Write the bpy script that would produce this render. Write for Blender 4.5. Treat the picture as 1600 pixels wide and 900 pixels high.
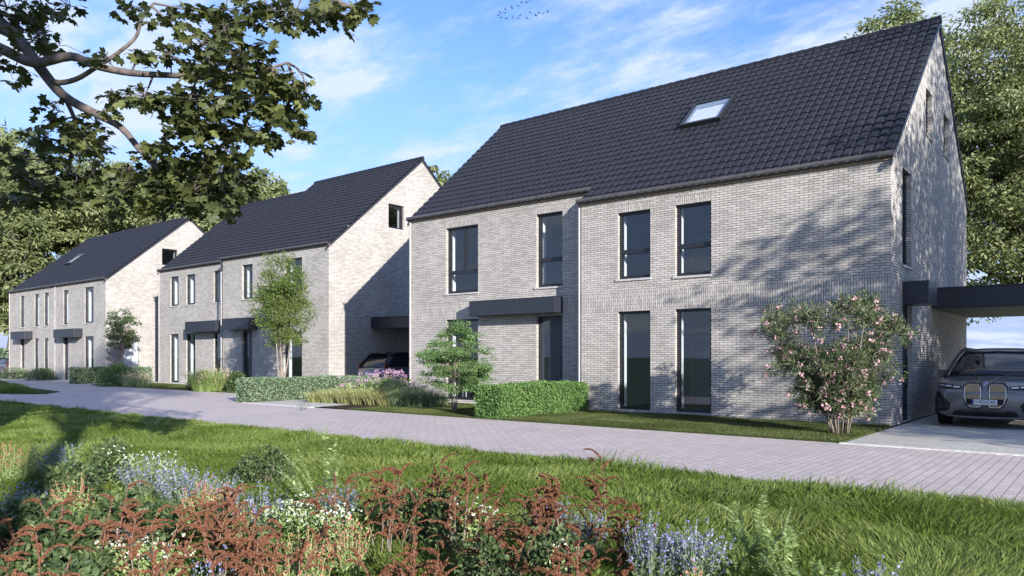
import bpy, math, random
import numpy as np
from mathutils import Vector
R = math.radians
rng = np.random.default_rng(11)
random.seed(4)
S = bpy.context.scene
for o in list(bpy.data.objects): bpy.data.objects.remove(o)
COL = S.collection

# ------------------------------------------------------------ camera, sky, sun, exposure
CAMH = 1.5; FPX = 1184.0; HZ = 558.0; YAW = R(128.76)
cd = bpy.data.cameras.new('camera'); cam = bpy.data.objects.new('camera', cd); COL.objects.link(cam)
cam.location = (0, 0, CAMH); cam.rotation_euler = (R(90), 0, YAW - R(90))
cd.sensor_width = 36; cd.lens = FPX / 1600 * 36; cd.shift_y = (HZ - 450) / 1600
cd.clip_end = 3000; cd.clip_start = 0.05
S.camera = cam
SUN = Vector((7.7, -3.4, 2.45)).normalized()
EL = math.asin(SUN.z); AZ = math.atan2(SUN.x, SUN.y)
w = bpy.data.worlds.new("World"); S.world = w; w.use_nodes = True
nt = w.node_tree; nt.nodes.clear()
def N(t, typ, **k):
    n = t.nodes.new(typ)
    for a, b in k.items(): setattr(n, a, b)
    return n
def math_n(t, op, a, b=None, clamp=False):
    n = N(t, 'ShaderNodeMath', operation=op, use_clamp=clamp)
    for i, v in enumerate((a, b)):
        if v is None: continue
        if isinstance(v, (int, float)): n.inputs[i].default_value = v
        else: t.links.new(v, n.inputs[i])
    return n.outputs[0]
def mix_c(t, f, a, b, mode='MIX'):
    n = N(t, 'ShaderNodeMix', data_type='RGBA', blend_type=mode)
    for s, v in ((0, f), (6, a), (7, b)):
        if isinstance(v, (int, float)): n.inputs[s].default_value = v
        elif isinstance(v, tuple): n.inputs[s].default_value = (*v[:3], 1)
        else: t.links.new(v, n.inputs[s])
    return n.outputs[2]
def ramp(t, f, stops):
    n = N(t, 'ShaderNodeValToRGB')
    e = n.color_ramp.elements
    while len(e) < len(stops): e.new(0.5)
    for i, (p, c) in enumerate(stops):
        e[i].position = p; e[i].color = (*c, 1) if isinstance(c, tuple) else (c, c, c, 1)
    t.links.new(f, n.inputs[0]); return n.outputs[0]
def noise(t, vec, scale, detail=3, rough=.5, out=0):
    n = N(t, 'ShaderNodeTexNoise'); n.inputs['Scale'].default_value = scale
    n.inputs['Detail'].default_value = detail; n.inputs['Roughness'].default_value = rough
    if vec is not None: t.links.new(vec, n.inputs['Vector'])
    return n.outputs[out]
sky = N(nt, 'ShaderNodeTexSky', sky_type='NISHITA'); sky.sun_disc = False
sky.sun_elevation = EL; sky.sun_rotation = AZ; sky.air_density = 1.25; sky.dust_density = 0.15; sky.ozone_density = 4.0
bg = N(nt, 'ShaderNodeBackground'); bg.inputs[1].default_value = 0.128
hs = N(nt, 'ShaderNodeHueSaturation'); hs.inputs['Saturation'].default_value = 1.12
nt.links.new(sky.outputs[0], hs.inputs['Color'])
tc = N(nt, 'ShaderNodeTexCoord'); sp = N(nt, 'ShaderNodeSeparateXYZ'); nt.links.new(tc.outputs['Generated'], sp.inputs[0])
hzf = ramp(nt, sp.outputs[2], [(0.0, .92), (.10, .72), (.34, 0.0)])
tint = mix_c(nt, 1.0, hs.outputs[0], (1.0, .82, 1.06), 'MULTIPLY')
nt.links.new(mix_c(nt, hzf, tint, (1.25, 1.9, 3.3)), bg.inputs[0])
zz = math_n(nt, 'ADD', math_n(nt, 'MAXIMUM', sp.outputs[2], 0.0), 0.16)
cx = math_n(nt, 'DIVIDE', sp.outputs[0], zz); cy = math_n(nt, 'DIVIDE', sp.outputs[1], zz)
cb = N(nt, 'ShaderNodeCombineXYZ'); nt.links.new(cx, cb.inputs[0]); nt.links.new(math_n(nt, 'MULTIPLY', cy, 1.9), cb.inputs[1]); cb.inputs[2].default_value = 7.3
nz1 = noise(nt, cb.outputs[0], 2.3, 12, .66); nz2 = noise(nt, cb.outputs[0], 0.8, 3, .5)
cl = math_n(nt, 'ADD', math_n(nt, 'MULTIPLY', nz1, .65), math_n(nt, 'MULTIPLY', nz2, .45))
cf = ramp(nt, cl, [(0.505, 0.0), (0.565, .25), (0.64, .9)])
cbg = N(nt, 'ShaderNodeBackground'); cbg.inputs[0].default_value = (.74, .84, 1, 1); cbg.inputs[1].default_value = .47
ms = N(nt, 'ShaderNodeMixShader'); nt.links.new(cf, ms.inputs[0]); nt.links.new(bg.outputs[0], ms.inputs[1]); nt.links.new(cbg.outputs[0], ms.inputs[2])
wo = N(nt, 'ShaderNodeOutputWorld'); nt.links.new(ms.outputs[0], wo.inputs[0])
sl = bpy.data.lights.new('sun', 'SUN'); sl.energy = 4.2; sl.angle = R(0.5); sl.color = (1, .94, .87)
so = bpy.data.objects.new('sun', sl); COL.objects.link(so)
so.rotation_euler = SUN.to_track_quat('Z', 'Y').to_euler(); so.location = (20, -10, 30)
vs = S.view_settings; S.display_settings.display_device = 'sRGB'
vs.view_transform = 'Standard'; vs.look = 'None'; vs.gamma = 1; vs.exposure = 1.2; vs.use_curve_mapping = False
S.cycles.max_bounces = 8; S.cycles.transparent_max_bounces = 16

FW = np.array([math.cos(YAW), math.sin(YAW), 0]); RT = np.array([math.sin(YAW), -math.cos(YAW), 0])
def at(px, py, z):          # point at a distance z ahead of the viewpoint
    return FW * z + RT * (px - 800) / FPX * z + np.array([0, 0, CAMH + (HZ - py) / FPX * z])
def atg(px, z):
    p = at(px, HZ, z); return p[0], p[1]

# ------------------------------------------------------------ materials
def mat(name):
    m = bpy.data.materials.new(name); m.use_nodes = True; t = m.node_tree
    return m, t, t.nodes['Principled BSDF']
def bump(t, b, h, dist=.01, strength=.6):
    n = N(t, 'ShaderNodeBump'); n.inputs['Distance'].default_value = dist; n.inputs['Strength'].default_value = strength
    t.links.new(h, n.inputs['Height']); t.links.new(n.outputs[0], b.inputs['Normal'])
def plain(name, c, rough=.5, metal=0, var=.12, scale=8, coat=0, spec=.5):
    m, t, b = mat(name)
    tcn = N(t, 'ShaderNodeTexCoord')
    nz = noise(t, tcn.outputs['Object'], scale, 4)
    c0 = tuple(x * (1 - var) for x in c); c1 = tuple(min(1, x * (1 + var)) for x in c)
    t.links.new(ramp(t, nz, [(.3, c0), (.7, c1)]), b.inputs['Base Color'])
    b.inputs['Roughness'].default_value = rough; b.inputs['Metallic'].default_value = metal
    b.inputs['Coat Weight'].default_value = coat; b.inputs['Specular IOR Level'].default_value = spec
    return m
def brick_mat(name, vertical=False):
    m, t, b = mat(name)
    tcn = N(t, 'ShaderNodeTexCoord'); s = N(t, 'ShaderNodeSeparateXYZ'); t.links.new(tcn.outputs['Object'], s.inputs[0])
    g = N(t, 'ShaderNodeNewGeometry'); sn = N(t, 'ShaderNodeSeparateXYZ'); t.links.new(g.outputs['True Normal'], sn.inputs[0])
    k = math_n(t, 'GREATER_THAN', math_n(t, 'ABSOLUTE', sn.outputs[0]), .5)
    mx = N(t, 'ShaderNodeMix', data_type='FLOAT'); t.links.new(k, mx.inputs[0]); t.links.new(s.outputs[0], mx.inputs[2]); t.links.new(s.outputs[1], mx.inputs[3])
    c = N(t, 'ShaderNodeCombineXYZ')
    if vertical:
        t.links.new(math_n(t, 'ADD', s.outputs[2], 0.0), c.inputs[0]); t.links.new(mx.outputs[0], c.inputs[1])
    else:
        t.links.new(mx.outputs[0], c.inputs[0]); t.links.new(s.outputs[2], c.inputs[1])
    br = N(t, 'ShaderNodeTexBrick'); br.offset = .5; br.offset_frequency = 2
    t.links.new(c.outputs[0], br.inputs['Vector'])
    br.inputs['Scale'].default_value = 1; br.inputs['Brick Width'].default_value = .215; br.inputs['Row Height'].default_value = .058
    br.inputs['Mortar Size'].default_value = .0068; br.inputs['Mortar Smooth'].default_value = .25; br.inputs['Bias'].default_value = -.1
    br.inputs['Color1'].default_value = (.60, .572, .535, 1); br.inputs['Color2'].default_value = (.43, .408, .38, 1)
    br.inputs['Mortar'].default_value = (.12, .115, .115, 1)
    n1 = noise(t, tcn.outputs['Object'], 55, 4, .65); n2 = noise(t, tcn.outputs['Object'], .7, 3)
    col = mix_c(t, .45, br.outputs[0], ramp(t, n1, [(.3, .5), (.68, 1.0)]), 'MULTIPLY')
    col = mix_c(t, .42, col, ramp(t, n2, [(.35, .66), (.68, 1.0)]), 'MULTIPLY')
    t.links.new(col, b.inputs['Base Color']); b.inputs['Roughness'].default_value = .88
    b.inputs['Specular IOR Level'].default_value = .25
    h = math_n(t, 'ADD', math_n(t, 'MULTIPLY', math_n(t, 'SUBTRACT', 1.0, br.outputs['Fac']), 1.0), math_n(t, 'MULTIPLY', n1, .5))
    bump(t, b, h, .007, .8)
    return m
def paver_mat(name, c1, c2, mortar, bw, rh, ms_=.006, rot=0):
    m, t, b = mat(name)
    tcn = N(t, 'ShaderNodeTexCoord'); mp = N(t, 'ShaderNodeMapping'); mp.inputs['Rotation'].default_value[2] = rot
    t.links.new(tcn.outputs['Object'], mp.inputs[0])
    br = N(t, 'ShaderNodeTexBrick'); br.offset = .5
    t.links.new(mp.outputs[0], br.inputs['Vector'])
    for k_, v in (('Scale', 1), ('Brick Width', bw), ('Row Height', rh), ('Mortar Size', ms_), ('Mortar Smooth', .3), ('Bias', 0)): br.inputs[k_].default_value = v
    br.inputs['Color1'].default_value = (*c1, 1); br.inputs['Color2'].default_value = (*c2, 1); br.inputs['Mortar'].default_value = (*mortar, 1)
    n1 = noise(t, tcn.outputs['Object'], 40, 5, .7); n2 = noise(t, tcn.outputs['Object'], .45, 4, .6)
    col = mix_c(t, .5, br.outputs[0], ramp(t, n1, [(.3, .55), (.7, 1.0)]), 'MULTIPLY')
    col = mix_c(t, .4, col, ramp(t, n2, [(.35, .7), (.7, 1.0)]), 'MULTIPLY')
    t.links.new(col, b.inputs['Base Color']); b.inputs['Roughness'].default_value = .85
    h = math_n(t, 'ADD', math_n(t, 'SUBTRACT', 1.0, br.outputs['Fac']), math_n(t, 'MULTIPLY', n1, .35))
    bump(t, b, h, .008, .8)
    return m
def leaf_mat(name, c1, c2, c3=None, trans=.35, rough=.5, pos_scale=.6):
    m, t, b = mat(name)
    a = N(t, 'ShaderNodeAttribute', attribute_name='var')
    g = N(t, 'ShaderNodeNewGeometry')
    nz = noise(t, g.outputs['Position'], pos_scale, 2)
    f = math_n(t, 'ADD', math_n(t, 'MULTIPLY', a.outputs['Fac'], .75), math_n(t, 'MULTIPLY', nz, .3))
    col = ramp(t, f, [(.1, c1), (.55, c2), (.92, c3 or c2)])
    t.links.new(col, b.inputs['Base Color']); b.inputs['Roughness'].default_value = rough
    b.inputs['Specular IOR Level'].default_value = .3
    tr = N(t, 'ShaderNodeBsdfTranslucent'); t.links.new(mix_c(t, .35, col, (.9, 1, .35), 'MULTIPLY'), tr.inputs[0])
    mxs = N(t, 'ShaderNodeMixShader'); mxs.inputs[0].default_value = trans
    t.links.new(b.outputs[0], mxs.inputs[1]); t.links.new(tr.outputs[0], mxs.inputs[2])
    t.links.new(mxs.outputs[0], t.nodes['Material Output'].inputs[0])
    return m
def glass_mat(name, tint=(.9, .93, .95), ior=1.75, extra=.03):
    m, t, b = mat(name); t.nodes.remove(b)
    fr = N(t, 'ShaderNodeFresnel'); fr.inputs[0].default_value = ior
    tcn = N(t, 'ShaderNodeTexCoord'); nz = noise(t, tcn.outputs['Object'], 1.3, 1)
    bp = N(t, 'ShaderNodeBump'); bp.inputs['Distance'].default_value = .004; bp.inputs['Strength'].default_value = .35; t.links.new(nz, bp.inputs['Height'])
    gl = N(t, 'ShaderNodeBsdfGlossy'); gl.inputs['Roughness'].default_value = .01; t.links.new(bp.outputs[0], gl.inputs['Normal'])
    tp = N(t, 'ShaderNodeBsdfTransparent'); tp.inputs[0].default_value = (*tint, 1)
    mxs = N(t, 'ShaderNodeMixShader'); gg = N(t, 'ShaderNodeNewGeometry'); front_ = math_n(t, 'SUBTRACT', 1.0, gg.outputs['Backfacing'])
    t.links.new(math_n(t, 'MULTIPLY', math_n(t, 'ADD', fr.outputs[0], extra, True), front_), mxs.inputs[0])
    t.links.new(tp.outputs[0], mxs.inputs[1]); t.links.new(gl.outputs[0], mxs.inputs[2])
    t.links.new(mxs.outputs[0], t.nodes['Material Output'].inputs[0])
    return m
M = {}
M['brick'] = brick_mat('grey_brick'); M['soldier'] = brick_mat('grey_soldier_brick', True)
M['tile'] = plain('dark_roof_tile', (.0155, .0168, .0225), .55, 0, .3, 9, spec=.35)
M['anthracite'] = plain('anthracite_metal', (.024, .028, .038), .4, 0, .12, 3)
M['frame'] = plain('black_window_frame', (.016, .018, .023), .35, 0, .1, 4)
M['zinc'] = plain('grey_zinc', (.11, .105, .105), .42, .3, .2, 5)
M['pipe'] = plain('pale_zinc_pipe', (.36, .35, .35), .45, .3, .15, 5)
M['sill'] = plain('pale_stone_sill', (.46, .44, .43), .8, 0, .15, 14)
M['sash'] = plain('grey_blue_sash', (.33, .37, .45), .6, 0, .04, 3)
M['white'] = plain('white_plaster', (.78, .77, .75), .8, 0, .04, 3)
M['room'] = plain('grey_room_plaster', (.60, .63, .68), .9, 0, .05, 1)
M['floor'] = plain('room_floor', (.28, .25, .22), .6, 0, .15, 3)
M['glass'] = glass_mat('window_glass')
M['door'] = plain('dark_door_panel', (.035, .042, .055), .45, 0, .1, 3)
M['timber'] = plain('tan_timber_strip', (.34, .26, .18), .7, 0, .2, 20)
M['soffit'] = plain('brown_grey_soffit', (.10, .10, .085), .6, 0, .1, 3)
M['road'] = paver_mat('pink_grey_pavers', (.63, .545, .515), (.53, .46, .44), (.29, .26, .25), .25, .125, .0075, R(90))
M['drive'] = paver_mat('pale_grey_pavers', (.60, .58, .53), (.48, .465, .43), (.25, .24, .22), .22, .11, .004)
M['kerb'] = plain('pale_concrete', (.52, .51, .47), .85, 0, .2, 12)
M['bark'] = plain('grey_bark', (.125, .105, .095), .9, 0, .4, 14)
M['barkp'] = plain('pale_bark', (.24, .20, .17), .9, 0, .35, 22)
M['leaf_bg'] = leaf_mat('leaf_background', (.11, .14, .055), (.25, .29, .125), (.42, .45, .25), .4, .55, .25)
M['leaf_bg2'] = leaf_mat('leaf_background_dark', (.09, .12, .045), (.21, .25, .105), (.37, .40, .21), .4, .55, .25)
M['leaf_maple'] = leaf_mat('leaf_overhanging', (.035, .05, .02), (.08, .10, .035), (.17, .19, .06), .22, .5, 1.5)
M['leaf_fresh'] = leaf_mat('leaf_fresh', (.07, .115, .025), (.14, .20, .05), (.26, .32, .12), .4, .45, 1.5)
M['leaf_acer'] = leaf_mat('leaf_acer', (.07, .14, .05), (.14, .24, .08), (.25, .36, .15), .35, .5, 2)
M['leaf_hedge'] = leaf_mat('leaf_hedge', (.05, .115, .03), (.12, .235, .06), (.24, .38, .13), .3, .4, 2)
M['leaf_hedge2'] = leaf_mat('leaf_hedge_greyish', (.07, .12, .06), (.15, .24, .13), (.34, .42, .30), .3, .45, 2)
M['leaf_dark'] = leaf_mat('leaf_dark', (.03, .055, .02), (.075, .12, .045), (.16, .21, .09), .25, .5, 3)
M['leaf_ole'] = leaf_mat('leaf_oleander', (.04, .065, .03), (.095, .135, .06), (.23, .26, .14), .25, .4, 2)
M['grass'] = leaf_mat('grass_blades', (.075, .12, .02), (.145, .21, .042), (.27, .32, .095), .35, .5, .9)
M['lawn'] = leaf_mat('lawn_blades', (.05, .068, .02), (.085, .11, .032), (.13, .155, .05), .3, .6, .8)
M['straw'] = leaf_mat('straw_grass', (.16, .19, .06), (.32, .34, .14), (.52, .48, .26), .35, .6, 2)
M['tuft'] = leaf_mat('green_tuft', (.11, .18, .05), (.22, .31, .09), (.38, .45, .2), .35, .6, 2)
M['sage'] = leaf_mat('sage_green', (.10, .15, .075), (.18, .25, .13), (.32, .38, .24), .3, .6, 2)
M['fern'] = leaf_mat('fern_green', (.15, .22, .07), (.28, .38, .14), (.45, .54, .27), .35, .5, 2)
M['lav'] = leaf_mat('lavender_flower', (.16, .16, .36), (.28, .28, .56), (.44, .45, .72), .25, .7, 3)
M['rust'] = leaf_mat('rust_plume', (.10, .040, .022), (.20, .085, .046), (.33, .165, .10), .2, .8, 4)
M['pink'] = leaf_mat('pink_flower', (.55, .28, .36), (.72, .45, .50), (.84, .64, .66), .25, .6, 3)
M['mauve'] = leaf_mat('mauve_flower', (.40, .20, .40), (.60, .34, .56), (.78, .56, .72), .25, .6, 3)
M['red'] = leaf_mat('red_flower', (.42, .07, .08), (.60, .15, .14), (.72, .32, .26), .2, .6, 3)
M['whitef'] = leaf_mat('white_flower', (.45, .48, .36), (.66, .68, .56), (.82, .82, .74), .2, .6, 3)
M['plume'] = leaf_mat('pale_plume', (.45, .33, .24), (.60, .46, .36), (.72, .60, .50), .3, .7, 3)

# ------------------------------------------------------------ mesh helpers
def link(o, parent=None):
    COL.objects.link(o)
    if parent is not None: o.parent = parent
    return o
def np_mesh(name, V, F, mats, parent=None, midx=None, var=None, smooth=False, origin=(0, 0, 0)):
    """V (n,3); F list of arrays (m,k) of vertex indices, each with its own k."""
    V = np.asarray(V, dtype=np.float64) - np.asarray(origin)
    me = bpy.data.meshes.new(name)
    F = [np.asarray(f, dtype=np.int64) for f in F if len(f)]
    nf = sum(len(f) for f in F); nl = sum(f.size for f in F)
    me.vertices.add(len(V)); me.vertices.foreach_set('co', V.astype(np.float32).ravel())
    me.loops.add(nl); me.loops.foreach_set('vertex_index', np.concatenate([f.ravel() for f in F]).astype(np.int32))
    me.polygons.add(nf)
    tot = np.concatenate([np.full(len(f), f.shape[1]) for f in F]); st = np.concatenate([[0], np.cumsum(tot)[:-1]])
    me.polygons.foreach_set('loop_start', st.astype(np.int32)); me.polygons.foreach_set('loop_total', tot.astype(np.int32))
    if not isinstance(mats, (list, tuple)): mats = [mats]
    for m_ in mats: me.materials.append(m_)
    if midx is not None: me.polygons.foreach_set('material_index', np.asarray(midx, dtype=np.int32))
    me.polygons.foreach_set('use_smooth', np.full(nf, smooth))
    me.update(calc_edges=True)
    if var is not None:
        at_ = me.attributes.new('var', 'FLOAT', 'FACE'); at_.data.foreach_set('value', np.asarray(var, dtype=np.float32))
    o = bpy.data.objects.new(name, me); o.location = (0, 0, 0)
    return link(o, parent)
class MB:
    def __init__(s): s.v = []; s.f = []; s.m = []
    def face(s, pts, m=0):
        i = len(s.v); s.v += [tuple(p) for p in pts]; s.f.append(tuple(range(i, i + len(pts)))); s.m.append(m)
    def box(s, a, b, m=0):
        x0, y0, z0 = [min(p, q) for p, q in zip(a, b)]; x1, y1, z1 = [max(p, q) for p, q in zip(a, b)]
        i = len(s.v)
        s.v += [(x0, y0, z0), (x1, y0, z0), (x1, y1, z0), (x0, y1, z0), (x0, y0, z1), (x1, y0, z1), (x1, y1, z1), (x0, y1, z1)]
        for q in ((0, 3, 2, 1), (4, 5, 6, 7), (0, 1, 5, 4), (1, 2, 6, 5), (2, 3, 7, 6), (3, 0, 4, 7)):
            s.f.append(tuple(i + k for k in q)); s.m.append(m)
    def prism(s, poly, axis, a, b, m=0):
        """poly: 2-D outline, extruded along axis from a to b"""
        def P(u, v, w_): return {'x': (w_, u, v), 'y': (u, w_, v), 'z': (u, v, w_)}[axis]
        n = len(poly); i = len(s.v)
        s.v += [P(u, v, a) for u, v in poly] + [P(u, v, b) for u, v in poly]
        s.f.append(tuple(i + k for k in range(n))); s.f.append(tuple(i + n + k for k in reversed(range(n)))); s.m += [m, m]
        for k in range(n):
            s.f.append((i + k, i + (k + 1) % n, i + n + (k + 1) % n, i + n + k)); s.m.append(m)
    def tube(s, pts, rad, sides=6, m=0, caps=True):
        pts = [Vector(p) for p in pts]; n = len(pts)
        if not hasattr(rad, '__len__'): rad = [rad] * n
        base = len(s.v); prev = None
        for k, p in enumerate(pts):
            d = (pts[min(k + 1, n - 1)] - pts[max(k - 1, 0)])
            if d.length < 1e-9: d = Vector((0, 0, 1))
            d.normalize()
            if prev is None: u = d.orthogonal().normalized()
            else:
                u = prev - d * prev.dot(d)
                u = u.normalized() if u.length > 1e-6 else d.orthogonal().normalized()
            prev = u; v = d.cross(u)
            for j in range(sides):
                a = 2 * math.pi * j / sides
                s.v.append(tuple(p + (u * math.cos(a) + v * math.sin(a)) * rad[k]))
        for k in range(n - 1):
            for j in range(sides):
                a = base + k * sides + j; b = base + k * sides + (j + 1) % sides
                s.f.append((a, b, b + sides, a + sides)); s.m.append(m)
        if caps:
            s.f.append(tuple(base + j for j in reversed(range(sides)))); s.m.append(m)
            s.f.append(tuple(base + (n - 1) * sides + j for j in range(sides))); s.m.append(m)
    def build(s, name, mats, parent=None, smooth=False, bevel=0):
        me = bpy.data.meshes.new(name)
        me.from_pydata(s.v, [], s.f)
        if not isinstance(mats, (list, tuple)): mats = [mats]
        for m_ in mats: me.materials.append(m_)
        me.polygons.foreach_set('material_index', np.array(s.m, dtype=np.int32))
        me.polygons.foreach_set('use_smooth', np.full(len(s.f), smooth))
        me.update()
        o = bpy.data.objects.new(name, me)
        if bevel:
            b = o.modifiers.new('bevel', 'BEVEL'); b.width = bevel; b.segments = 2; b.limit_method = 'ANGLE'
        return link(o, parent)
def thing(name, label, cat, loc=(0, 0, 0), group=None, rz=0):
    o = bpy.data.objects.new(name, None); COL.objects.link(o); o.location = loc; o.rotation_euler = (0, 0, rz)
    o.empty_display_size = .2
    o['label'] = label; o['category'] = cat
    if group: o['group'] = group
    return o
def struct(o, kind='structure'):
    o['kind'] = kind; return o

# templates lie along +Y, normal +Z, unit length
LEAF = (np.array([(0, 0, 0), (-.20, .28, .05), (-.17, .66, .04), (0, 1, -.04), (.17, .66, .04), (.20, .28, .05)]), [(0, 3, 2, 1), (0, 5, 4, 3)])
BROAD = (np.array([(0, 0, 0), (-.33, .25, .07), (-.30, .62, .06), (0, 1, -.08), (.30, .62, .06), (.33, .25, .07)]), [(0, 3, 2, 1), (0, 5, 4, 3)])
NARROW = (np.array([(0, 0, 0), (-.085, .35, .02), (0, 1, -.06), (.085, .35, .02)]), [(0, 3, 2, 1)])
BIT = (np.array([(-.5, 0, 0), (.5, 0, .1), (.45, .9, 0), (-.45, 1, .1)]), [(0, 1, 2, 3)])
def maple_t():
    ang = [-90, -60, -25, 2, 18, 38, 52, 70, 90, 110, 128, 142, 162, 178, 205, 240]
    rad = [.15, .50, .62, .84, .62, .95, .92, .64, 1.08, .64, .92, .95, .62, .84, .62, .50]
    v = [(0, .35, 0)]
    for a, r in zip(ang, rad):
        v.append((math.cos(R(a)) * r * .62, .35 + math.sin(R(a)) * r * .62, -.10 * r * r))
    n = len(ang); f = [(0, 1 + i, 1 + (i + 1) % n) for i in range(n)]
    return np.array(v), f
MAPLE = maple_t()
POINT = (np.array([(0, 0, 0), (0, .35, .05), (0, .7, .02), (0, 1, -.16), (-.24, .22, .10), (-.27, .50, .12), (-.12, .80, .02), (.24, .22, .10), (.27, .50, .12), (.12, .80, .02)]), [(0, 1, 5, 4), (1, 2, 6, 5), (2, 3, 6), (0, 7, 8, 1), (1, 8, 9, 2), (2, 9, 3)])
def unit(v): return v / np.maximum(np.linalg.norm(v, axis=1, keepdims=True), 1e-9)
def frames(D, Nn):
    D = unit(D); X = unit(np.cross(D, Nn)); Z = np.cross(X, D)
    return np.stack([X, D, Z], axis=2)     # columns
def scatter(tpl, P, D, Nn, size, var=None, width=1.0):
    tv, tf = tpl; n = len(P)
    tv = tv * np.array([width, 1, 1])
    Rm = frames(np.asarray(D), np.asarray(Nn))
    V = np.einsum('nij,kj->nki', Rm, tv) * np.asarray(size).reshape(-1, 1, 1) + np.asarray(P)[:, None, :]
    k = len(tv); byk = {}
    for f in tf: byk.setdefault(len(f), []).append(f)
    F = []; vv = []
    if var is None: var = rng.random(n)
    for q, fs in byk.items():
        fs = np.array(fs)
        F.append((np.arange(n)[:, None, None] * k + fs[None]).reshape(-1, q)); vv.append(np.repeat(var, len(fs)))
    return V.reshape(-1, 3), F, np.concatenate(vv)
def join_sets(sets):
    V = []; F = []; W = []; off = 0
    Fq = {}; Wq = {}
    for v, fs, var in sets:
        i = 0
        for f in fs:
            q = f.shape[1]; Fq.setdefault(q, []).append(f + off); Wq.setdefault(q, []).append(var[i:i + len(f)]); i += len(f)
        V.append(v); off += len(v)
    for q in Fq: F.append(np.concatenate(Fq[q])); W.append(np.concatenate(Wq[q]))
    return np.concatenate(V), F, np.concatenate(W)
def leaves_obj(name, sets, m, parent=None, origin=(0, 0, 0)):
    if not isinstance(sets, list): sets = [sets]
    V, F, W = join_sets(sets)
    return np_mesh(name, V, F, m, parent, var=W, origin=origin)
def rdir(n, up=0.0, flat=1.0):
    d = rng.normal(size=(n, 3)); d[:, 2] = d[:, 2] * flat + up
    return unit(d)

# ------------------------------------------------------------ setting: ground, road, lawns, driveways
def sheet(name, poly, z, m, kind='structure', thick=0):
    b = MB()
    if thick: b.prism(poly, 'z', z - thick, z)
    else: b.face([(x, y, z) for x, y in poly])
    return struct(b.build(name, m), kind)
def ground_mat(name, c1, c2, c3, sc=2.0):
    m, t, b = mat(name)
    tcn = N(t, 'ShaderNodeTexCoord')
    n1 = noise(t, tcn.outputs['Object'], sc, 6, .65); n2 = noise(t, tcn.outputs['Object'], 60, 3, .7)
    f = math_n(t, 'ADD', math_n(t, 'MULTIPLY', n1, .6), math_n(t, 'MULTIPLY', n2, .4))
    t.links.new(ramp(t, f, [(.35, c1), (.5, c2), (.65, c3)]), b.inputs['Base Color']); b.inputs['Roughness'].default_value = .95
    b.inputs['Specular IOR Level'].default_value = .1
    bump(t, b, n2, .03, .8); return m
M['gnd'] = ground_mat('grass_ground', (.035, .06, .012), (.06, .10, .02), (.09, .13, .03))
M['gndl'] = ground_mat('lawn_ground', (.035, .05, .015), (.06, .08, .024), (.085, .11, .035), 1.2)
M['soil'] = ground_mat('dark_soil', (.02, .018, .012), (.045, .035, .022), (.07, .055, .035), 4)
sheet('ground', [(-1500, -1500), (1500, -1500), (1500, 1500), (-1500, 1500)], -.05, M['gnd'])
ROAD_Y0 = 8.95
sheet('road', [(-90, ROAD_Y0), (40, ROAD_Y0), (40, 13.88), (-22.9, 13.88), (-22.9, 15.2), (-28, 17.35), (-40, 17.45), (-45.3, 18.1), (-52, 19.75), (-90, 19.9)], 0, M['road'])
sheet('lawn', [(-17.2, 13.92), (-3.80, 13.92), (-3.85, 17.9), (-17.2, 18.4)], .022, M['gndl'], thick=.04)
sheet('lawn', [(-42.9, 17.5), (-28.2, 17.4), (-26.95, 20.75), (-43.0, 21.2)], .018, M['gndl'], thick=.03)
sheet('lawn', [(-62.5, 19.78), (-47, 19.72), (-47.1, 20.02), (-62.5, 20.02)], .018, M['gndl'], thick=.03)
sheet('road_island', [(-36.0, 11.2), (-33.9, 12.05), (-35.5, 13.2), (-46, 14.6), (-70, 15.5), (-70, 10.3), (-38, 10.3)], .03, M['gndl'], thick=.06)
sheet('driveway', [(-3.76, 13.90), (6, 13.90), (6, 31), (-3.80, 31)], .008, M['drive'])
sheet('driveway', [(-22.38, 13.90), (-18.7, 13.90), (-19.3, 18.4), (-19.25, 31), (-26.85, 31), (-26.85, 20.3), (-22.38, 20.3)], .008, M['drive'])
sheet('driveway', [(-45.45, 18.15), (-43.1, 17.8), (-43.1, 31), (-47.0, 31), (-47.0, 22.2), (-45.45, 22.2)], .006, M['drive'])
sheet('driveway', [(-28.1, 17.4), (-23.0, 15.3), (-23.0, 20.3), (-26.85, 20.75)], .006, M['drive'])
sheet('planting_bed', [(-18.6, 14.2), (-17.25, 14.0), (-17.25, 18.35), (-19.1, 18.35)], .02, M['soil'], thick=.03)
sheet('meadow', [(-90, -30), (60, -30), (60, ROAD_Y0), (-90, ROAD_Y0)], .012, M['gnd'], thick=.05)
# edging stones beside the walls and the road
b = MB()
b.box((-19.2, 18.06, .0), (-11.9, 18.28, .05)); b.box((-43.1, 21.02, .0), (-35.5, 21.28, .05)); b.box((-35.6, 20.48, .0), (-28.2, 20.73, .05))
b.box((-3.80, 13.78, -.02), (6, 13.90, .02)); b.box((-22.4, 13.76, -.02), (-18.7, 13.9, .02)); b.box((-62.5, 19.72, 0), (-47.05, 19.78, .03))
struct(b.build('edging', M['kerb']))

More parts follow.
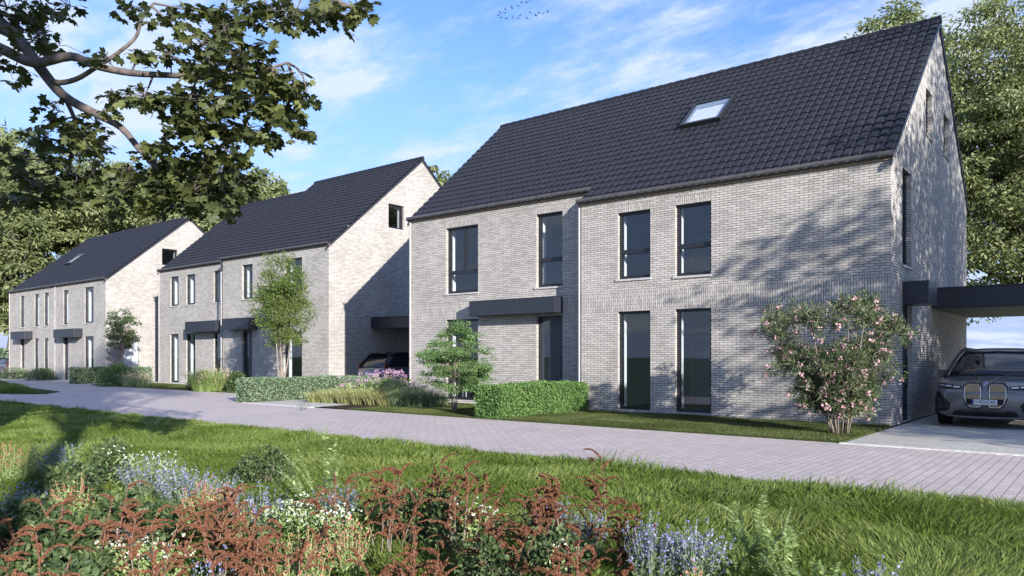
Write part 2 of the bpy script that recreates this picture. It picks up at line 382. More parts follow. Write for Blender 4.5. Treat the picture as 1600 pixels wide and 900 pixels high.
# ------------------------------------------------------------ houses
def clip(poly, a, b_, c):        # keep a*x+b*y<=c
    out = []
    for i in range(len(poly)):
        p, q = poly[i], poly[(i + 1) % len(poly)]
        dp = a * p[0] + b_ * p[1] - c; dq = a * q[0] + b_ * q[1] - c
        if dp <= 0: out.append(p)
        if dp * dq < 0:
            t = dp / (dp - dq); out.append((p[0] + t * (q[0] - p[0]), p[1] + t * (q[1] - p[1])))
    return out
def mapper(side, base):
    if side == 'front': return lambda a, z, d: (a, base + d, z)
    if side == 'right': return lambda a, z, d: (base - d, a, z)
    if side == 'left': return lambda a, z, d: (base + d, a, z)
    if side == 'back': return lambda a, z, d: (a, base - d, z)
def wall(b, Mp, a0, a1, ztop, openings=(), soldiers=(), slopes=(), rev=.11, flip=False):
    A = sorted({a0, a1, *[v for o in openings for v in o[:2]], *[v for o in soldiers for v in o[:2] if a0 < v < a1]})
    Z = sorted({0.0, ztop, *[v for o in openings for v in o[2:4]], *[v for o in soldiers for v in o[2:4]]})
    for i in range(len(A) - 1):
        for j in range(len(Z) - 1):
            ca, cz = (A[i] + A[i + 1]) / 2, (Z[j] + Z[j + 1]) / 2
            if any(o[0] < ca < o[1] and o[2] < cz < o[3] for o in openings): continue
            m = 1 if any(o[0] < ca < o[1] and o[2] < cz < o[3] for o in soldiers) else 0
            poly = [(A[i], Z[j]), (A[i + 1], Z[j]), (A[i + 1], Z[j + 1]), (A[i], Z[j + 1])]
            for s in slopes: poly = clip(poly, *s)
            if len(poly) < 3: continue
            if flip: poly = poly[::-1]
            b.face([Mp(p, q, 0) for p, q in poly], m)
    for o in openings:
        x0, x1, z0, z1 = o[:4]; r = o[4] if len(o) > 4 else rev
        for (p, q) in (((x0, z0), (x0, z1)), ((x0, z1), (x1, z1)), ((x1, z1), (x1, z0)), ((x1, z0), (x0, z0))):
            b.face([Mp(*p, 0), Mp(*p, r), Mp(*q, r), Mp(*q, 0)], 0)
def mbox(b, Mp, a0, a1, z0, z1, d0, d1, m=0): b.box(Mp(a0, z0, d0), Mp(a1, z1, d1), m)
def window(par, Mp, a0, a1, z0, z1, trans=(), mull=(), sill=True, set_=.11, lining=True, kind='window', handle=False):
    b = MB(); w_ = .072; D = set_
    mbox(b, Mp, a0 + .002, a0 + w_, z0 + .002, z1 - .002, D, D + .07); mbox(b, Mp, a1 - w_, a1 - .002, z0 + .002, z1 - .002, D, D + .07)
    mbox(b, Mp, a0 + w_, a1 - w_, z1 - w_, z1 - .002, D + .002, D + .068); mbox(b, Mp, a0 + w_, a1 - w_, z0 + .002, z0 + w_ + .02, D + .002, D + .068)
    mbox(b, Mp, a0 + .004, a0 + .05, z0 + .004, z1 - .004, D + .07, D + .16); mbox(b, Mp, a1 - .05, a1 - .004, z0 + .004, z1 - .004, D + .07, D + .16)
    tz = sorted(trans)
    for t_ in tz: mbox(b, Mp, a0 + w_, a1 - w_, t_ - .06, t_ + .06, D - .008, D + .085)
    for q in mull:
        lo = tz[0] + .06 if tz else z0 + w_ + .02
        mbox(b, Mp, q - .055, q + .055, lo, z1 - w_, D + .0015, D + .075)
    f = b.build(kind, M['frame'], par)
    b = MB(); mbox(b, Mp, a0 + w_, a1 - w_, z0 + w_, z1 - w_, D + .036, D + .040)
    b.build('pane', M['glass'], f)
    if sill:
        b = MB(); mbox(b, Mp, a0 - .05, a1 + .02, z0 - .055, z0 - .003, -.035, D - .002)
        b.build('sill', M['sill'], f)
    if lining:
        b = MB(); e = .012
        mbox(b, Mp, a0 - .0, a0 + e + .02, z0, z1, D + .165, D + .33); mbox(b, Mp, a1 - e - .02, a1, z0, z1, D + .165, D + .33)
        mbox(b, Mp, a0 + .033, a1 - .033, z1 - e, z1, D + .167, D + .328); mbox(b, Mp, a0 + .033, a1 - .033, z0, z0 + e, D + .167, D + .328)
        b.build('lining', M['white'], f)
    return f
def door(par, Mp, a0, a1, z0, z1, set_=.12, glass=True):
    b = MB()
    mbox(b, Mp, a0 + .002, a0 + .07, z0, z1 - .002, set_, set_ + .08); mbox(b, Mp, a1 - .05, a1 - .002, z0, z1 - .002, set_, set_ + .08)
    mbox(b, Mp, a0 + .07, a1 - .05, z1 - .06, z1 - .002, set_ + .001, set_ + .079)
    g0, g1 = (a0 + .16, a0 + .38) if glass else (a0 + .07, a0 + .07)
    x1 = a1 - .05
    if glass:
        mbox(b, Mp, a0 + .07, g0, z0, z1 - .06, set_ + .02, set_ + .07, 1); mbox(b, Mp, g0, g1, z0, z0 + .12, set_ + .022, set_ + .068, 1)
        mbox(b, Mp, g0, g1, z1 - .16, z1 - .06, set_ + .022, set_ + .068, 1)
    mbox(b, Mp, g1, x1, z0, z1 - .06, set_ + .021, set_ + .071, 1)
    f = b.build('door', [M['frame'], M['door']], par)
    if glass:
        b = MB(); mbox(b, Mp, g0, g1, z0 + .12, z1 - .16, set_ + .04, set_ + .046); b.build('pane', M['glass'], f)
    b = MB(); h = x1 - .09
    mbox(b, Mp, h - .015, h + .015, z0 + .75, z0 + 1.5, set_ - .05, set_ - .03)
    mbox(b, Mp, h - .01, h + .01, z0 + .85, z0 + .88, set_ - .03, set_ + .021); mbox(b, Mp, h - .01, h + .01, z0 + 1.37, z0 + 1.40, set_ - .03, set_ + .021)
    b.build('handle', M['zinc'], f)
    return f
def roof_tiles(x0, x1, ye, ze, yr, zr, detail, s_start=0.0, tw=.222, tl=.335):
    """interlocking tiles laid on a slope that rises from (ye,ze) to (yr,zr)"""
    L = math.hypot(yr - ye, zr - ze); cs, sn = (yr - ye) / L, (zr - ze) / L
    nrow = max(1, round(L / tl)); tl_ = L / nrow
    nc = max(1, round((x1 - x0) / tw)); tw_ = (x1 - x0) / nc
    if detail:
        us = np.array([0, .012, .04, .062, .165, .187, .214, tw]) / tw * tw_
        uh = np.array([0, 0, .85, 1, 1, .85, 0, 0])
        ss = np.array([0, 0, .02, .07, tl]) / tl * tl_; sw = np.array([1, .45, .8, 1, 1.0]); base = np.array([-.014, .036, .037, .032, .0])
    else:
        us = np.array([0, .04, .09, .16, .19, tw]) / tw * tw_; uh = np.array([0, .7, 1, .7, 0, 0])
        ss = np.array([0, 0, tl]) / tl * tl_; sw = np.array([0.3, 1, 1.0]); base = np.array([-.012, .030, .0])
    U, Sg = np.meshgrid(us, ss)
    Hh = base[:, None] + .036 * uh[None, :] * sw[:, None]
    mid = tw_ / 2
    U = np.where((sw[:, None] < 1) & (uh[None, :] > 0), mid + (U - mid) * (.72 + .28 * sw[:, None]), U)
    k = U.size; nu = len(us); ns = len(ss)
    f = [(j * nu + i, j * nu + i + 1, (j + 1) * nu + i + 1, (j + 1) * nu + i) for j in range(ns - 1) for i in range(nu - 1)]
    r_, c_ = np.meshgrid(np.arange(nrow), np.arange(nc), indexing='ij'); r_ = r_.ravel(); c_ = c_.ravel()
    jit = rng.normal(size=len(r_)) * .0016
    u = x0 + c_[:, None] * tw_ + U.ravel()[None]; s = r_[:, None] * tl_ + Sg.ravel()[None]; h = Hh.ravel()[None] + jit[:, None]
    dy = np.sign(yr - ye) or 1
    V = np.stack([u, ye + s * cs - h * sn * 1.0, ze + s * sn + h * abs(cs)], axis=2)
    if yr < ye: V[:, :, 1] = ye + s * cs + h * sn
    F = (np.arange(len(r_))[:, None, None] * k + np.array(f)[None]).reshape(-1, 4)
    return V.reshape(-1, 3), F
def roof_obj(house, parts, rakes, ridge, org, detail):
    V = []; F = []; off = 0
    for p in parts:
        v, f = roof_tiles(*p, detail); V.append(v); F.append(f + off); off += len(v)
    o = np_mesh('roof', np.concatenate(V), [np.concatenate(F)], M['tile'], house, smooth=False, origin=org)
    b = MB()
    for (x0, x1, y, z) in ridge:
        n = max(2, int((x1 - x0) / .35)); st = (x1 - x0) / n
        for i in range(n):
            b.tube([(x0 + i * st - org[0], y - org[1], z - .015 - org[2]), (x0 + (i + 1) * st + .02 - org[0], y - org[1], z - .005 - org[2])], [.105, .115], 10)
    b.build('ridge', M['tile'], o, smooth=False)
    for poly, xa, xb in rakes:
        b = MB(); b.prism([(p - org[1], q) for p, q in poly], 'x', xa - org[0], xb - org[0]); b.build('verge', M['anthracite'], o)
    return o
def gutter(house, x0, x1, y, z, L):
    b = MB()
    prof = [(y - .13, z + .055), (y - .12, z + .06), (y - .115, z), (y - .09, z - .035), (y - .05, z - .045), (y - .01, z - .03), (y, z + .04), (y + .01, z + .04), (y + .01, z - .06), (y - .06, z - .07), (y - .11, z - .05), (y - .135, z + .0)]
    b.prism(prof, 'x', x0, x1)
    g = b.build('gutter', M['zinc'], house)
    b = MB(); b.box((x0 + .02, y - .035, z - .115), (x1 - .02, y + .012, z - .072)); b.build('eaves_strip', M['timber'], g)
def downpipe(house, x, y, z):
    b = MB(); b.tube([(x, y - .05, z), (x, y - .05, .02)], .038, 10)
    for q in (1.2, 2.9, 4.6): b.tube([(x, y - .05, q), (x, y - .05, q + .03)], .045, 10)
    b.build('downpipe', M['pipe'], house, smooth=False)
def canopy(house, x0, x1, y, proj, z0, z1):
    b = MB(); b.box((x0, y - proj, z0), (x1, y + .0, z1))
    c = b.build('canopy', M['anthracite'], house, bevel=.006)
    b = MB(); b.box((x0 - .006, y - proj - .006, z1 - .0), (x1 + .006, y, z1 + .012)); b.build('trim', M['frame'], c)
    b = MB(); b.tube([(x1 - .55, y - proj / 2, z0 - .012), (x1 - .55, y - proj / 2, z0 + .01)], .045, 12); b.build('downlight', M['white'], c)
def interior(house, x0, x1, y0, y1, ztop, xs=()):
    b = MB(); y0 += .46
    for z in (.03, 3.08): b.face([(x0 + .2, y0 - .3, z), (x1 - .2, y0 - .3, z), (x1 - .2, y1 - .2, z), (x0 + .2, y1 - .2, z)], 1)
    for z in (2.86, ztop): b.face([(x0 + .2, y0 - .3, z), (x1 - .2, y0 - .3, z), (x1 - .2, y1 - .2, z), (x0 + .2, y1 - .2, z)], 0)
    ym = y0 + 3.6
    b.face([(x0 + .2, ym, 0.03), (x1 - .2, ym, 0.03), (x1 - .2, ym, ztop), (x0 + .2, ym, ztop)], 0)
    for x in (x0 + .22, x1 - .22, *xs): b.box((x - .04, y0 - .1, .03), (x + .04, ym, ztop), 0)
    # an inner doorway with a pale casing on each floor
    for z in (0.04, 3.09):
        for x in [x0 + 1.4 + 2.9 * k for k in range(int((x1 - x0) / 2.9))]:
            b.box((x, ym - .05, z), (x + .08, ym - .01, z + 2.1), 2); b.box((x + .9, ym - .05, z), (x + .98, ym - .01, z + 2.1), 2); b.box((x + .08, ym - .05, z + 2.02), (x + .9, ym - .01, z + 2.1), 2)
    b.build('interior', [M['room'], M['floor'], M['white']], house)

def house(label, org, segs, ridge_y, ridge_z, back_y, back_z, detail, gable_open, gable_open_fn=None, tall_left=True):
    """segs: list of (x0,x1,yf,eave, openings, soldiers) from left to right in world coordinates"""
    h = thing('brick_house', label, 'house', org, group='pale grey brick houses with dark pitched roofs')
    ox, oy, _ = org
    b = MB()
    xl = segs[0][0] - ox; xr = segs[-1][1] - ox
    tiles = []; rakes = []; ridges = []
    for (x0, x1, yf, ev, ops, sol, rz_) in segs:
        Mp = mapper('front', yf - oy)
        L = lambda o: (o[0] - ox, o[1] - ox, *o[2:])
        wall(b, Mp, x0 - ox, x1 - ox, ev, [L(o) for o in ops], [L(o) for o in sol])
        wall(b, mapper('back', back_y - oy), x0 - ox, x1 - ox, back_z, flip=True)
        interior(h, x0 - ox, x1 - ox, yf - oy, back_y - oy, ev + .1)
        gutter(h, x0 - ox - .10, x1 - ox + .08, yf - oy - .005, ev + .06, 0)
    # gables
    for side, X, seg, ops in (('right', xr, segs[-1], gable_open), ('left', xl, segs[0], ())):
        yf, ev, rz_ = seg[2] - oy, seg[3], seg[6]
        k = (rz_ - ev) / (ridge_y - oy - yf); kb = (rz_ - back_z) / (back_y - ridge_y)
        yr = ridge_y - oy; yb = back_y - oy
        slopes = [(-k, 1, ev - k * yf), (kb, 1, back_z + kb * yb)]
        o2 = [(o[0] - oy, o[1] - oy, *o[2:]) for o in ops]
        sol = [(yf, yb, 2.75, 3.3)]
        wall(b, mapper(side, X), yf, yb, rz_, o2, sol, slopes, flip=(side == 'left'))
        if side == 'right' or True:
            e = .11
            xa, xb = (X + .003, X + .045) if side == 'right' else (X - .045, X - .003)
            rakes.append(([(yf + oy - .12, ev + .02 - .12 * k), (ridge_y, rz_ + .02), (back_y + .1, back_z + .02 - .1 * kb), (back_y + .1, back_z - .1 - .1 * kb), (ridge_y, rz_ - .11), (yf + oy - .12, ev - .10 - .12 * k)], xa + ox, xb + ox))
    # step walls between two segments
    for s0, s1 in zip(segs[:-1], segs[1:]):
        x = s0[1] - ox; ya, yb = sorted((s0[2] - oy, s1[2] - oy))
        if yb - ya > .05:
            b.face([(x, yb + .3, 0), (x, ya, 0), (x, ya, s1[3]), (x, yb + .3, s1[3])], 0)
        if abs(s0[6] - s1[6]) > .05:
            yr = ridge_y - oy
            rakes.append(([(s1[2] - .1, s1[3] - .02), (ridge_y, s1[6]), (ridge_y + 1.5, s1[6] - 1.3), (ridge_y + 1.2, s1[6] - 1.9), (ridge_y, s1[6] - .7), (s1[2] - .1, s1[3] - .6)], s0[1] - .02, s0[1] + .03))
    b.build('wall', [M['brick'], M['soldier']], h)
    for (x0, x1, yf, ev, ops, sol, rz_) in segs:
        k = (rz_ - ev) / (ridge_y - yf); kb = (rz_ - back_z) / (back_y - ridge_y)
        xa = x0 - (.05 if x0 == segs[0][0] else 0); xb = x1 + (.05 if x1 == segs[-1][1] else 0)
        tiles.append((xa, xb, yf - .10, ev + .06 - .10 * k, ridge_y, rz_ + .06))
        tiles.append((xa, xb, back_y + .12, back_z + .06 - .12 * kb, ridge_y, rz_ + .06))
        ridges.append((xa, xb, ridge_y, rz_ + .06))
    rf = roof_obj(h, tiles, rakes, ridges, org, detail)
    return h, rf

# ---- nearest house
O1 = (-3.85, 17.8, 0)
A_ops = [(-10.62, -9.63, 3.60, 5.40), (-8.92, -7.94, 3.57, 5.40), (-10.62, -9.63, .09, 2.73), (-8.92, -7.94, .09, 2.73)]
B_ops = [(-17.51, -16.09, 3.60, 5.78), (-13.75, -12.79, 3.60, 5.80), (-17.51, -16.09, .10, 2.74), (-13.75, -12.79, .06, 2.74)]
A_sol = [(-11.8, -3.85, 2.74, 3.28), (-10.62, -9.63, 5.40, 5.62), (-8.92, -7.94, 5.40, 5.62)]
B_sol = [(-19.2, -11.8, 2.76, 3.50 - .2), (-17.51, -16.09, 5.78, 6.0), (-13.75, -12.79, 5.80, 6.02)]
g_ops = [(18.92, 19.84, 3.60, 5.80, .12), (21.58, 22.40, 7.18, 8.36, .12), (24.02, 24.84, 7.18, 8.32, .12), (18.92, 19.93, .02, 2.72, .12)]
h1, rf1 = house('largest and nearest grey brick house with roof window and pink flowering shrub before it', O1,
     [(-19.2, -11.8, 18.3, 6.22, B_ops, B_sol, 10.6), (-11.8, -3.85, 17.8, 5.80, A_ops, A_sol, 10.6)], 23.3, 10.6, 28.1, 6.35, True, g_ops)
Mp = mapper('front', 0.0)
def lx(o, ox): return (o[0] - ox, o[1] - ox, o[2], o[3])
for o, tr in zip(A_ops, ((4.34,), (4.34,), (), ())): window(h1, Mp, *lx(o, O1[0]), trans=tr, sill=(o[2] > 1))
Mp = mapper('front', .5)
window(h1, Mp, *lx(B_ops[0], O1[0]), trans=(4.30,), mull=(-16.76 - O1[0],)); window(h1, Mp, *lx(B_ops[1], O1[0]), trans=(4.42,))
window(h1, Mp, *lx(B_ops[2], O1[0]), sill=False); door(h1, Mp, *lx(B_ops[3], O1[0]))
Mg = mapper('right', 0.0)
for o in g_ops[:3]: window(h1, Mg, o[0] - O1[1], o[1] - O1[1], o[2], o[3], set_=.11)
door(h1, Mg, g_ops[3][0] - O1[1], g_ops[3][1] - O1[1], .02, 2.72, set_=.11, glass=False)
canopy(h1, -16.1 - O1[0], -12.78 - O1[0], .5, .42, 2.80, 3.26)
b = MB(); b.box((.0, 18.92 - 17.8, 2.70), (.53, 19.9 - 17.8, 3.20)); cc = b.build('canopy', M['anthracite'], h1, bevel=.006)
b = MB(); b.box((.0, 18.914 - 17.8, 3.20), (.536, 19.906 - 17.8, 3.212)); b.build('trim', M['frame'], cc)
downpipe(h1, -19.2 - O1[0] + .03, .5, 6.15); downpipe(h1, -11.83 - O1[0] - .06, .0 + .09, 5.72)
def skylight(par, org, x0, x1, y0, y1, zf):
    # frame set proud of the tiles on the slope; built at the world place
    b = MB(); s = (zf(y1) - zf(y0)) / (y1 - y0); ln = math.hypot(1, s); nrm = (0, -s / ln, 1 / ln)
    def P(x, y, h): return (x - org[0], y - org[1] + nrm[1] * h, zf(y) + nrm[2] * h)
    def bar(xa, xb, ya, yb, h0, h1, m):
        i = len(b.v)
        b.v += [P(x, y, h) for h in (h0, h1) for x, y in ((xa, ya), (xb, ya), (xb, yb), (xa, yb))]
        for q in ((0, 3, 2, 1), (4, 5, 6, 7), (0, 1, 5, 4), (1, 2, 6, 5), (2, 3, 7, 6), (3, 0, 4, 7)): b.f.append(tuple(i + k for k in q)); b.m.append(m)
    w_ = .07
    bar(x0, x1, y0, y0 + w_, -.02, .17, 0); bar(x0, x1, y1 - w_, y1, -.02, .16, 0); bar(x0, x0 + w_, y0 + w_, y1 - w_, -.02, .165, 0); bar(x1 - w_, x1, y0 + w_, y1 - w_, -.02, .165, 0)
    f = b.build('skylight', M['frame'], par)
    b = MB(); bar(x0 + w_, x1 - w_, y0 + w_, y1 - w_, .125, .13, 0); b.build('pane', M['glass'], f)
    b = MB(); bar(x0 + w_, x1 - w_, y0 + w_, y1 - w_ , .0, .085, 0); b.build('blind', M['white'], f)
    b = MB(); q = w_ + .11; k = w_ + .002
    bar(x0 + k, x0 + q, y0 + k, y1 - k, .088, .112, 0); bar(x1 - q, x1 - k, y0 + k, y1 - k, .088, .112, 0); bar(x0 + q, x1 - q, y1 - q - .1, y1 - k, .088, .111, 0)
    b.build('inner_frame', M['sash'], f)
zf1 = lambda y: 5.86 + (y - 17.8) * (10.6 - 5.8) / 5.5
skylight(rf1, O1, -10.05, -8.80, 20.40, 21.50, zf1)

# ---- middle house
O2 = (-26.9, 20.75, 0)
B2 = [(-41.85, -40.93, 4.37, 6.02), (-40.1, -39.15, 4.37, 6.02), (-37.26, -36.32, 4.37, 6.02), (-41.87, -40.94, .09, 2.80), (-40.1, -39.15, .09, 2.80), (-37.26, -36.32, .09, 2.80)]
A2 = [(-33.7, -32.77, 4.34, 6.02), (-30.14, -28.82, 4.34, 6.02), (-30.24, -28.82, .09, 2.70), (-33.7, -32.81, .06, 2.82)]
s2 = [(-43.1, -35.45, 2.80, 3.3)] + [(o[0], o[1], 6.02, 6.22) for o in B2[:3]]; s3 = [(-35.45, -26.9, 2.80, 3.3)] + [(o[0], o[1], 6.02, 6.22) for o in A2[:2]]
h2, rf2 = house('middle grey brick house behind the slender green tree, with a stepped ridge', O2,
     [(-43.1, -35.45, 21.3, 6.42, B2, s2, 10.85), (-35.45, -26.9, 20.75, 6.42, A2, s3, 11.25)], 26.4, 11.2, 32.0, 6.5, False, [(24.21, 25.2, 7.6, 8.75, .12)])
Mp = mapper('front', .55)
for o in B2[:3]: window(h2, Mp, *lx(o, O2[0]), set_=.07)
for o in B2[3:]: window(h2, Mp, *lx(o, O2[0]), sill=False, set_=.07)
Mp = mapper('front', 0.)
window(h2, Mp, *lx(A2[0], O2[0])); window(h2, Mp, *lx(A2[1], O2[0])); window(h2, Mp, *lx(A2[2], O2[0]), sill=False); door(h2, Mp, *lx(A2[3], O2[0]))
window(h2, mapper('right', 0.), 24.21 - O2[1], 25.2 - O2[1], 7.6, 8.75)
canopy(h2, -39.2 - O2[0], -36.1 - O2[0], .55, .55, 2.84, 3.38); canopy(h2, -34.6 - O2[0], -32.3 - O2[0], 0, .55, 2.84, 3.38)
downpipe(h2, -43.1 - O2[0] + .03, .55, 6.35); downpipe(h2, -35.5 - O2[0], .0, 6.35)

# ---- far house
O3 = (-47.04, 20.0, 0)
C3 = [(-60.58, -59.86, 3.6, 5.8), (-58.0, -57.21, 3.6, 5.8), (-56.33, -55.57, 3.6, 5.8), (-53.18, -52.42, 3.6, 5.8), (-49.95, -48.69, 3.6, 5.8),
      (-60.58, -59.86, .06, 2.78), (-58.0, -57.3, .09, 2.78), (-56.33, -55.6, .09, 2.78), (-53.18, -52.42, .06, 2.78), (-49.95, -48.69, .09, 2.78)]
s4 = [(-62.6, -54.4, 2.78, 3.3)] + [(o[0], o[1], 5.8, 6.0) for o in C3[:3]]; s5 = [(-54.4, -47.04, 2.78, 3.3)] + [(o[0], o[1], 5.8, 6.0) for o in C3[3:5]]
h3, rf3 = house('farthest grey brick house at the left end of the row, small roof window', O3,
     [(-62.6, -54.4, 20.0, 6.15, [o for o in C3 if o[0] < -54.4], s4, 10.5), (-54.4, -47.04, 20.0, 6.15, [o for o in C3 if o[0] > -54.4], s5, 10.5)], 25.2, 10.5, 30.4, 6.2, False,
     [(23.4, 24.4, 7.3, 8.35, .12), (20.9, 21.95, .05, 2.72, .2)])
Mp = mapper('front', 0.)
for i, o in enumerate(C3):
    if i in (5, 8): door(h3, Mp, *lx(o, O3[0]), glass=False)
    else: window(h3, Mp, *lx(o, O3[0]), sill=i < 5, set_=.05)
Mg = mapper('right', 0.)
window(h3, Mg, 3.4, 4.4, 7.3, 8.35); window(h3, Mg, .9, 1.95, .05, 2.72, sill=False, set_=.2)
canopy(h3, -60.95 - O3[0], -58.35 - O3[0], 0, .5, 2.74, 3.26); canopy(h3, -53.45 - O3[0], -50.25 - O3[0], 0, .5, 2.74, 3.26)
downpipe(h3, -62.55 - O3[0], 0, 6.1); downpipe(h3, -54.4 - O3[0], 0, 6.1)
zf3 = lambda y: 6.21 + (y - 20) * (10.5 - 6.15) / 5.2
skylight(rf3, O3, -58.4, -57.3, 22.1, 23.2, zf3)

# ---- carports
def carport(label, x0, x1, y0, y1, z0, z1, posts):
    c = thing('carport', label, 'carport', (x0, y0, 0))
    b = MB(); b.box((0, 0, z0), (x1 - x0, y1 - y0, z1)); f = b.build('roof', M['anthracite'], c, bevel=.006)
    b = MB(); b.box((.02, .03, z0 - .012), (x1 - x0 - .02, y1 - y0 - .03, z0 - .002)); b.build('ceiling', M['soffit'], f)
    b = MB(); b.box((0, -.02, z1 + .0), (x1 - x0, .06, z1 + .03)); b.build('edge_trim', M['frame'], f)
    for px, py in posts:
        b = MB(); b.box((px - x0 - .07, py - y0 - .07, 0), (px - x0 + .07, py - y0 + .07, z0)); b.build('post', M['anthracite'], c)
    return c
carport('dark flat carport roof over the grey front-facing car', -3.845, 4.2, 22.3, 28.05, 2.77, 3.28, [(4.0, 22.5), (4.0, 27.8)])
carport('dark flat carport roof between middle and nearest house', -26.895, -19.205, 23.14, 29.0, 2.82, 3.30, [])

# ------------------------------------------------------------ cars
def arr(*a): return list(a)
def loft(stations, prof_fn, name, mats, par, cap=True, smooth=True, mi=None):
    """stations: list of dict; prof_fn -> list of (x,z) from the bottom centre to the top centre on the right side"""
    rows = []
    for st in stations:
        p = prof_fn(st); full = [(-x, z) for x, z in p[::-1]] + p[0:]
        # ring: top centre -> left -> bottom ... -> right -> top
        rows.append([(x, st['y'] + st.get('dy', 0) * 0, z) for x, z in full])
    b = MB(); n = len(rows[0])
    for r in rows: b.v += r
    for i in range(len(rows) - 1):
        for j in range(n - 1):
            a = i * n + j
            b.f.append((a, a + 1, a + n + 1, a + n)); b.m.append(0)
    if cap:
        b.f.append(tuple(reversed(range(n)))); b.m.append(0)
        b.f.append(tuple((len(rows) - 1) * n + j for j in range(n))); b.m.append(0)
    return b
def suv(label, loc, rz, paint, front=True, lowness=0.0, cname='car', group=None):
    """front bumper at local y=0 facing -Y, tail at y=4.95"""
    c = thing('parked_car', label, cname, loc, group, rz)
    dz = -lowness
    def prof(s):
        w, zb, zs, zt = s['w'], s['zb'], s['zs'], s['zt']
        return [(0, zb), (w * .80, zb), (w * .93, zb + .05), (w * .985, zb + .22), (w, (zb + zs) / 2), (w * .985, zs - .12), (w * .95, zs - .03), (w * .87, zs + (zt - zs) * .35), (w * .62, zs + (zt - zs) * .72), (w * .3, zt - .012), (0, zt)]
    st = [(0.00, .74, .34, .70, .76), (.03, .80, .28, .76, .84), (.10, .875, .24, .83, .91), (.22, .925, .23, .90, .965), (.45, .96, .23, .96, 1.02), (.8, .98, .23, 1.0, 1.08), (1.2, .985, .23, 1.02, 1.12),
          (1.6, .985, .23, 1.03, 1.13), (2.6, .985, .23, 1.04, 1.13), (3.6, .985, .24, 1.05, 1.13), (4.3, .975, .26, 1.06, 1.13), (4.7, .94, .30, 1.05, 1.10), (4.88, .87, .34, 1.0, 1.05), (4.95, .80, .42, .92, .96)]
    st = [dict(y=a, w=b_, zb=z0, zs=z1 + dz, zt=z2 + dz) for a, b_, z0, z1, z2 in st]
    b = loft(st, prof, 'body', None, None)
    body = b.build('body', paint, c, smooth=True)
    # wheel arches are shown as dark liners with the wheels standing in them
    def house_prof(s):
        return [(0, s['z0']), (s['wb'], s['z0']), (s['wb'] * .985, s['z0'] + (s['z1'] - s['z0']) * .12), (s['wt'] + (s['wb'] - s['wt']) * .25, s['z0'] + (s['z1'] - s['z0']) * .78), (s['wt'] * .96, s['z1'] - .02), (s['wt'] * .75, s['z1']), (0, s['z1'] + .012)]
    gs = [(1.10, .86, .80, 1.06, 1.08), (1.45, .875, .80, 1.06, 1.27), (1.85, .885, .74, 1.06, 1.51), (2.15, .89, .69, 1.06, 1.635), (2.5, .89, .66, 1.06, 1.68), (3.2, .89, .66, 1.06, 1.69), (3.9, .885, .65, 1.06, 1.665), (4.35, .87, .62, 1.06, 1.61), (4.62, .85, .66, 1.06, 1.38), (4.80, .83, .78, 1.06, 1.10)]
    gs = [dict(y=a, wb=b_, wt=c_, z0=z0 + dz, z1=z1 + dz * (2.2 if z1 > 1.3 else 1)) for a, b_, c_, z0, z1 in gs]
    b = loft(gs, house_prof, 'cabin', None, None)
    b.build('cabin_glass', M['carglass'], c, smooth=True)
    # roof skin and pillars, a few millimetres proud of the glass
    b = MB(); rs = gs[3:8]; rows = []
    for s in rs: rows.append([(x, s['y'], s['z1'] + .022 - .05 * (abs(x) / s['wt']) ** 4) for x in np.linspace(-s['wt'] * .98, s['wt'] * .98, 9)])
    rows.insert(0, [(p[0], p[1] - .05, p[2] - .04) for p in rows[0]]); rows.append([(p[0], p[1] + .16, p[2] - .05) for p in rows[-1]])
    n = 9
    for r in rows: b.v += r
    for i in range(len(rows) - 1):
        for j in range(n - 1):
            a = i * n + j; b.f.append((a, a + 1, a + n + 1, a + n)); b.m.append(0)
    b.build('roof', paint, c, smooth=True)
    for sx in (-1, 1):
        b = MB()
        b.tube([(sx * .90, 1.02, 1.05 + dz), (sx * .835, 1.45, 1.28 + dz * 1.6), (sx * .765, 1.85, 1.52 + dz * 2.2), (sx * .71, 2.15, 1.645 + dz * 2.2), (sx * .685, 2.6, 1.69 + dz * 2.2), (sx * .68, 3.9, 1.675 + dz * 2.2), (sx * .655, 4.35, 1.61 + dz * 2.2), (sx * .72, 4.66, 1.34 + dz * 2), (sx * .86, 4.82, 1.08 + dz)], [.03, .035, .035, .035, .035, .035, .04, .06, .06], 8)
        b.tube([(sx * .875, 2.75, 1.06 + dz), (sx * .70, 2.85, 1.66 + dz * 2.2)], [.03, .03], 6)
        b.build('pillar', M['blackplastic'], c, smooth=True)
        # mirror
        b = MB(); b.prism([(.0, 0), (.20, .01), (.23, .07), (.20, .15), (.03, .15), (-.01, .08)], 'y', 1.38, 1.50)
        b.v = [((.93 + x) * sx, y, z + 1.03 + dz) for x, y, z in b.v]
        b.box((sx * .87, 1.42, 1.02 + dz), (sx * .96, 1.46, 1.08 + dz))
        b.build('mirror', paint, c, bevel=.02, smooth=True)
        for wy in (.92, 3.92):
            b = MB(); b.tube([(sx * .74, wy, .37), (sx * .745, wy, .37), (sx * .97, wy, .37), (sx * .975, wy, .37)], [.33, .37, .37, .33], 28)
            wl = b.build('wheel', M['rubber'], c, smooth=False)
            b = MB(); b.tube([(sx * .95, wy, .37), (sx * .982, wy, .37)], [.26, .26], 20)
            for k in range(5):
                a = k * 2 * math.pi / 5; b.tube([(sx * .985, wy, .37), (sx * .985, wy + .25 * math.cos(a), .37 + .25 * math.sin(a))], [.035, .025], 5)
            b.build('rim', M['rim'], wl)
            b = MB(); pts = [(sx * .972, wy + .43 * math.cos(a), max(.26, .37 + .43 * math.sin(a))) for a in np.linspace(-.25, math.pi + .25, 16)]
            b.tube(pts, .028, 6); b.build('wheel_arch', M['blackplastic'], c, smooth=True)
    b = MB(); b.box((-.80, .5, .18), (.80, 4.5, .26)); b.build('underbody', M['rubber'], c)
